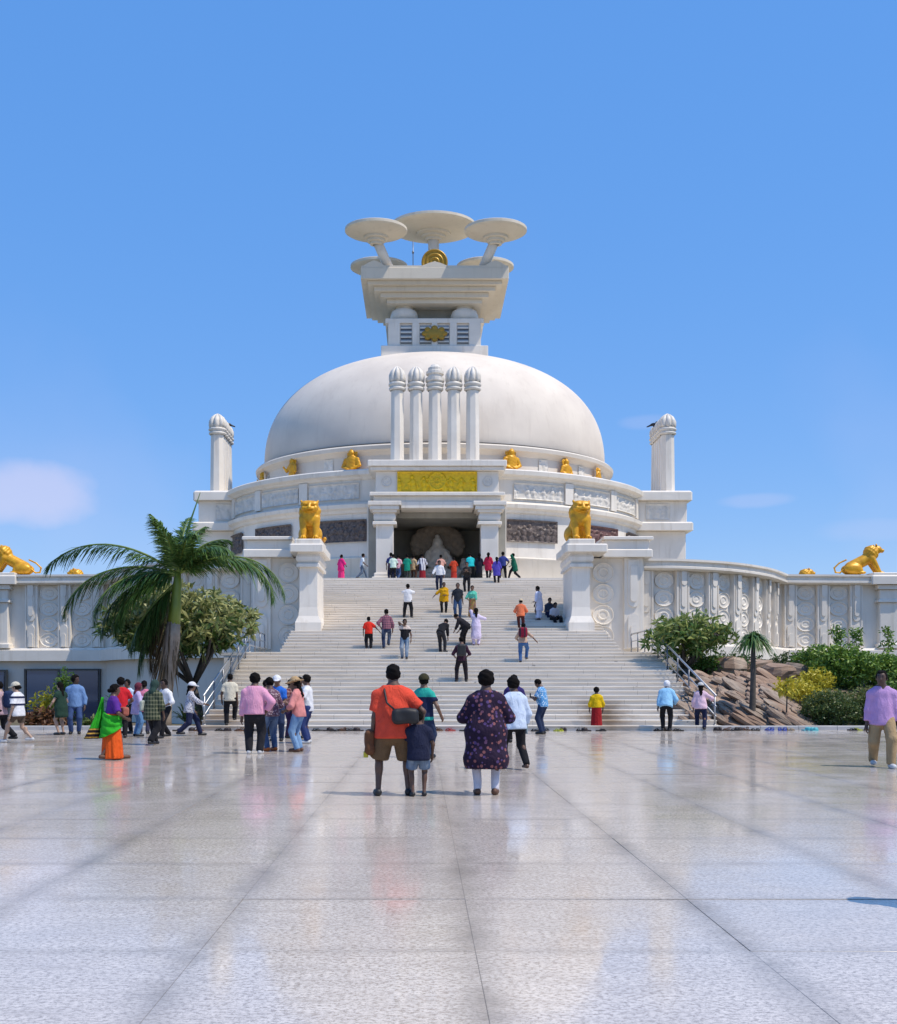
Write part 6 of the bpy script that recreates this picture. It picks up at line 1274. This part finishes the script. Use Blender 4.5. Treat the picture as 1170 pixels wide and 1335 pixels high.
ter(575, TYY + 1.0, 1.6, 0, 'person in salmon checked shirt in front of the niche', T_((.72, .30, .22), pat='plaid', c2=(.7, .5, .42), sleeve=.8, hem=-.12), B_('trousers', (.07, .04, .04)), ('bent', 'bent'), 'stand', 3, 8, 0, 1, 'short', None, 1.05, None)
ter(592, TYY + .4, 1.45, 15, 'woman in rust red sari in front of the niche', T_((.55, .06, .025), kind='sari_drape', sleeve=.9, hem=-.3), B_('sari', (.50, .045, .03), hem=.04, w=.21), ('bent', 'bent'), 'stand', 4, 10, 0, 1, 'bun', None, 1.05, None, fem=True)
ter(614, TYY + .3, 1.72, 20, 'man in turquoise shirt bending over at the niche', T_((.02, .52, .55), sleeve=.8, hem=-.1, loose=.03), B_('trousers', BLACK), ('front', 'front'), 'wide', 16, 16, 0, 1, 'short', None, 1.15, None)
ter(625, TYY + .9, 1.66, 0, 'woman in black clothes beside the turquoise shirt', T_((.015, .015, .03), kind='dress', sleeve=1.4, hem=-.5), B_('skirt', BLACK, hem=.05, w=.2), ('relax', 'relax'), 'stand', 0, 4, 0, 0, 'long', None, 1.0, None, fem=True)
ter(637, TYY + .1, 1.62, -10, 'woman in crimson tunic and black leggings on the terrace', T_((.48, .02, .06), kind='kurta', sleeve=1.2, hem=-.34, loose=.03), B_('leggings', BLACK), ('relax', 'relax'), 'walk', 0, 2, 0, 1, 'long', None, 1.05, None, fem=True)
ter(656, TYY + .1, 1.70, 5, 'man in royal blue shirt and black trousers on the terrace', T_((.04, .06, .26), sleeve=.8, hem=-.08), B_('trousers', BLACK), ('relax', 'hip'), 'wide', 0, 2, 0, 1, 'short', None, 1.06, None)
ter(671, TYY + .1, 1.60, 80, 'woman in dark green tunic striding along the terrace', T_((.01, .12, .07), kind='kurta', sleeve=1.3, hem=-.36, loose=.035, flare=.05), B_('trousers', BLACK), ('visor', 'bent'), 'stride', 8, 0, 0, 1, 'short', None, 1.1, None, fem=True)
# the onlooker just outside the view whose shadow falls on the paving
person((2.70, 7.05, 0), 1.70, 170, 'onlooker in grey shirt whose shadow falls on the near paving', T_((.3, .3, .32), sleeve=.7, hem=-.12), B_('trousers', NAVY), ('relax', 'relax'), 'stand', 0, 0, 0, 1, 'short', None, 1.1, SH_B)
# ================================================================ bags and the drape of the sari
def wpt(pr, q):
    a = pr.rotation_euler[2]; s = pr.scale[0]; c, sn = math.cos(a), math.sin(a); return np.array((pr.location[0] + s * (q[0] * c - q[1] * sn), pr.location[1] + s * (q[0] * sn + q[1] * c), pr.location[2] + s * q[2]))
def bag(pr, fn, lo, hi, h, mat, name, label, cat='bag', strap=None):
    me = sdf_mesh(name, fn, lo, hi, h, mat); o = bpy.data.objects.new(name, me); 
    o.location = pr.location; o.rotation_euler = pr.rotation_euler; o.scale = pr.scale; link(o); tag(o, label, cat)
    if strap: b = MB(); b.tube(strap, .014, 6); s = b.obj('strap', mat, o)
    return o
blk = plain('black_nylon', (.018, .018, .02), .55, sc=15); P_ = lambda pr: np.array(list(pr['_P']))
rb = lambda P, c, s, r_: np.linalg.norm(np.maximum(np.abs(P - np.array(c)) - (np.array(s) - r_), 0), axis=-1) - r_
p0 = P_(man_o); c0 = p0 + np.array((.15, -.215, .13))
bag(man_o, lambda P: rb(P, c0 + np.array((0, 0, 0)), (.175, .065, .105), .06) + .006 * np.sin(P[..., 0] * 24 + P[..., 2] * 17), c0 - .35, c0 + .35, .016, blk, 'shoulder_bag', 'black shoulder bag slung across the man in orange', 'bag', [c0 + np.array((-.14, .0, .08)), p0 + np.array((-.09, -.165, .30)), p0 + np.array((-.12, -.10, .46)), p0 + np.array((-.115, -.01, .515)), p0 + np.array((-.10, .10, .47))])
b = MB()
for k in range(2): b.box(c0[0] + .05 + .035 * k, c0[0] + .06 + .035 * k, c0[1] - .0605, c0[1] - .056, c0[2] - .02, c0[2] + .07)
st_ = b.obj('yellow_stripe', plain('lime_trim', (.5, .55, .05), .5), bpy.data.objects['shoulder_bag'])
c1 = p0 + np.array((-.31, .06, -.22)); bag(man_o, lambda P: rb(P, c1, (.065, .12, .17), .06) + .006 * np.sin(P[..., 2] * 30 + P[..., 1] * 20), c1 - .3, c1 + .3, .018, cloth((.16, .07, .035)), 'carry_bag', 'brown and yellow bag carried by the man in orange')
c2 = c1 + np.array((-.05, .01, -.15)); b = MB(); b.box(c2[0] - .03, c2[0] + .03, c2[1] - .09, c2[1] + .09, c2[2] - .05, c2[2] + .03, 0, .015); b.obj('yellow_bottom', plain('yellow_trim', (.6, .5, .04), .6), bpy.data.objects['carry_bag'])
p0 = P_(bp_man); c3 = p0 + np.array((-.02, -.24, .28)); bag(bp_man, lambda P: rb(P, c3, (.16, .10, .23), .08), c3 - .4, c3 + .4, .022, blk, 'backpack', 'black backpack on the man in dark clothes on the stairs', 'backpack')
p0 = P_(rbp); c4 = p0 + np.array((.03, -.20, .36)); bag(rbp, lambda P: rb(P, c4, (.19, .12, .22), .10), c4 - .45, c4 + .45, .024, cloth((.26, .015, .04), 'vstripe', (.05, .03, .04), 2.2), 'backpack', 'dark red backpack worn by the woman climbing the stairs', 'backpack')
lft = [o for o in bpy.data.objects if o.get('label', '').startswith('person in dark clothes leaving')][0]; p0 = P_(lft); c5 = p0 + np.array((0, -.22, .30)); bag(lft, lambda P: rb(P, c5, (.17, .11, .24), .09), c5 - .45, c5 + .45, .022, cloth((.02, .035, .09)), 'backpack', 'navy backpack on the person leaving past the glass', 'backpack')
gsh = [o for o in bpy.data.objects if o.get('label', '').startswith('person in dark green checked')][0]; p0 = P_(gsh); c6 = p0 + np.array((-.24, -.06, .12)); bag(gsh, lambda P: rb(P, c6, (.05, .12, .14), .04), c6 - .35, c6 + .35, .02, cloth((.42, .46, .40)), 'hand_bag', 'pale green bag under the arm of the checked shirt', 'bag')
p0 = P_(sari); c7 = p0 + np.array((.14, .24, .18)); bag(sari, lambda P: rb(P, c7, (.15, .08, .10), .05), c7 - .35, c7 + .35, .018, cloth((.42, .13, .09)), 'hand_bag', 'red brown handbag held by the woman in the sari', 'bag')
pb = [o for o in bpy.data.objects if o.get('label', '').startswith('person in pale blue shirt')][0]; p0 = P_(pb); c8 = p0 + np.array((.27, .12, -.12)); bag(pb, lambda P: rb(P, c8, (.02, .10, .13), .015), c8 - .3, c8 + .3, .018, cloth((.30, .38, .42)), 'paper_bag', 'flat blue grey bag in the hand of the pale blue shirt')
for lb, yo in (('man in blue patterned', 0),):
    pr = [o for o in bpy.data.objects if o.get('label', '').startswith(lb)][0]; A = list(pr['_arm']); wl_ = np.array(A[6:9]); wr_ = np.array(A[15:18]); q = (wl_ + wr_) / 2 + np.array((0, .09, .06))
    b = MB(); b.box(q[0] - .04, q[0] + .04, q[1] - .005, q[1] + .008, q[2] - .07, q[2] + .08, 0, .004); o = b.obj('mobile_phone', blk); o.location = pr.location; o.rotation_euler = pr.rotation_euler; o.scale = pr.scale; tag(o, 'black mobile phone held by the man in blue patterned shirt', 'phone')
# sari drape: green wrap round hips and shoulder with a hanging pleated end
p0 = P_(sari); GREEN = cloth((.035, .42, .025)); BORDER = cloth((.02, .012, .02), 'hstripe', (.55, .32, .06), .9)
def wrap(P):
    d = p_cone(P, p0 + (0, 0, .12), p0 + (0, 0, -.55), .225, .335, (0, 1, 0), .84) + .012 * np.sin(P[..., 2] * 38 + P[..., 0] * 22); d = np.maximum(d, P[..., 2] - p0[2] - .15 + .25 * P[..., 0]); d = np.maximum(d, p0[2] - .27 - P[..., 2] + .55 * P[..., 1])
    a = p_cone(P, p0 + (-.10, .14, .1), p0 + (-.14, .02, .50), .09, .07, (0, 1, 0), .6); return smin(d, a, .03)
o = bpy.data.objects.new('sari_wrap', sdf_mesh('sari_wrap', wrap, p0 - (.5, .5, .75), p0 + (.5, .5, .7), .0165, GREEN)); link(o, sari)
v = []; fc = []; mi = []; nx, nz = 14, 16
for j in range(nz + 1):
    for i in range(nx + 1):
        t = j / nz; s = i / nx; wd = .05 + .38 * t ** 1.2; x = -.15 - .03 * math.sin(s * 9) * t - .02; y = -.13 - wd * s - .0 * t; z = .50 - .93 * t; v.append((p0[0] + x + .035 * math.sin(s * 14 + t * 3) * (.3 + t), p0[1] + y, p0[2] + z))
q = MB()
for j in range(nz):
    for i in range(nx): a = j * (nx + 1) + i; fc.append((a, a + 1, a + nx + 2, a + nx + 1)); mi.append(1 if j >= nz - 4 else 0)
q.add(v, fc, 0, True); q.m = mi; o = q.obj('sari_end', [GREEN, BORDER], sari); md = o.modifiers.new('thickness', 'SOLIDIFY'); md.thickness = .008
# ================================================================ shoes left at the foot of the stairs
def shoe_mesh(c, k):
    m_ = plain('sandal', c, .6); b = MB(); pts = [(-.045, -.12), (.0, -.135), (.04, -.12), (.038, -.02), (.052, .07), (.03, .13), (-.02, .135), (-.05, .08), (-.04, -.02)]
    b.prism(pts, 'z', 0, .028)
    if k % 3 < 2:
        for s in (-1, 1): b.tube([(s * .045, -.0, .02), (s * .03, .03, .06), (0, .075, .05), (0, .1, .03)], .011, 5)
    else: b.lathe([(.05, .02), (.052, .05), (.04, .085), (.0, .1)], 10, (0, .05), 1, 1.6)
    if k % 3 == 1: b.tube([(-.045, -.06, .02), (-.04, -.07, .08), (0, -.075, .1), (.04, -.07, .08), (.045, -.06, .02)], .010, 5)
    return shared(b, 'sandal', m_), k
SHOES = [(shoe_mesh(c, k)[0], nm) for k, (c, nm) in enumerate((((.02, .018, .018), 'black'), ((.13, .06, .03), 'brown'), ((.03, .02, .02), 'dark'), ((.35, .03, .03), 'red'), ((.04, .09, .42), 'blue'), ((.10, .45, .50), 'turquoise'), ((.42, .45, .03), 'lime green'), ((.4, .3, .2), 'tan')))]
r = random.Random(9)
def shoes(x0, x1, n, ids, where, y=33.35):
    for k in range(n):
        x = x0 + (x1 - x0) * (k + r.uniform(.1, .9)) / n; me, nm = SHOES[ids[k % len(ids)]]; a = r.uniform(-1.6, 1.6) + (3.14 if r.random() < .3 else 0); yy = y + r.uniform(-.18, .18)
        for s in (-1, 1):
            o = bpy.data.objects.new('sandal', me); o.location = (x + s * .065 * math.cos(a), yy + s * .065 * math.sin(a), .001); o.rotation_euler = (0, 0, a + r.uniform(-.3, .3)); o.scale = (1.12, 1.12, 1.12); link(o)
            tag(o, '%s sandal left on the paving %s' % (nm, where), 'sandal', '%s sandals %s' % (nm, where))
shoes(-4.6, -2.2, 9, (0, 2, 0, 1), 'behind the man in orange'); shoes(-1.3, .25, 4, (3, 1, 3, 0), 'between boy and floral dress'); shoes(2.1, 4.5, 7, (0, 0, 6, 2, 0, 2, 0), 'near the man on his phone'); shoes(6.1, 6.9, 3, (0, 2), 'near the stooping man')
shoes(8.0, 9.3, 6, (2, 1, 0), 'beside the handrail foot', 33.6); shoes(9.5, 11.3, 5, (4, 4, 7, 5, 5), 'below the rocks', 33.6); shoes(12.2, 13.6, 5, (0, 6, 0), 'below the clipped shrub', 33.6); shoes(-9.0, -6.2, 7, (0, 2, 1), 'near the woman in the white cap', 33.3)
for o in bpy.data.objects:
    for k in ('_w', '_arm', '_P'):
        if k in o: del o[k]
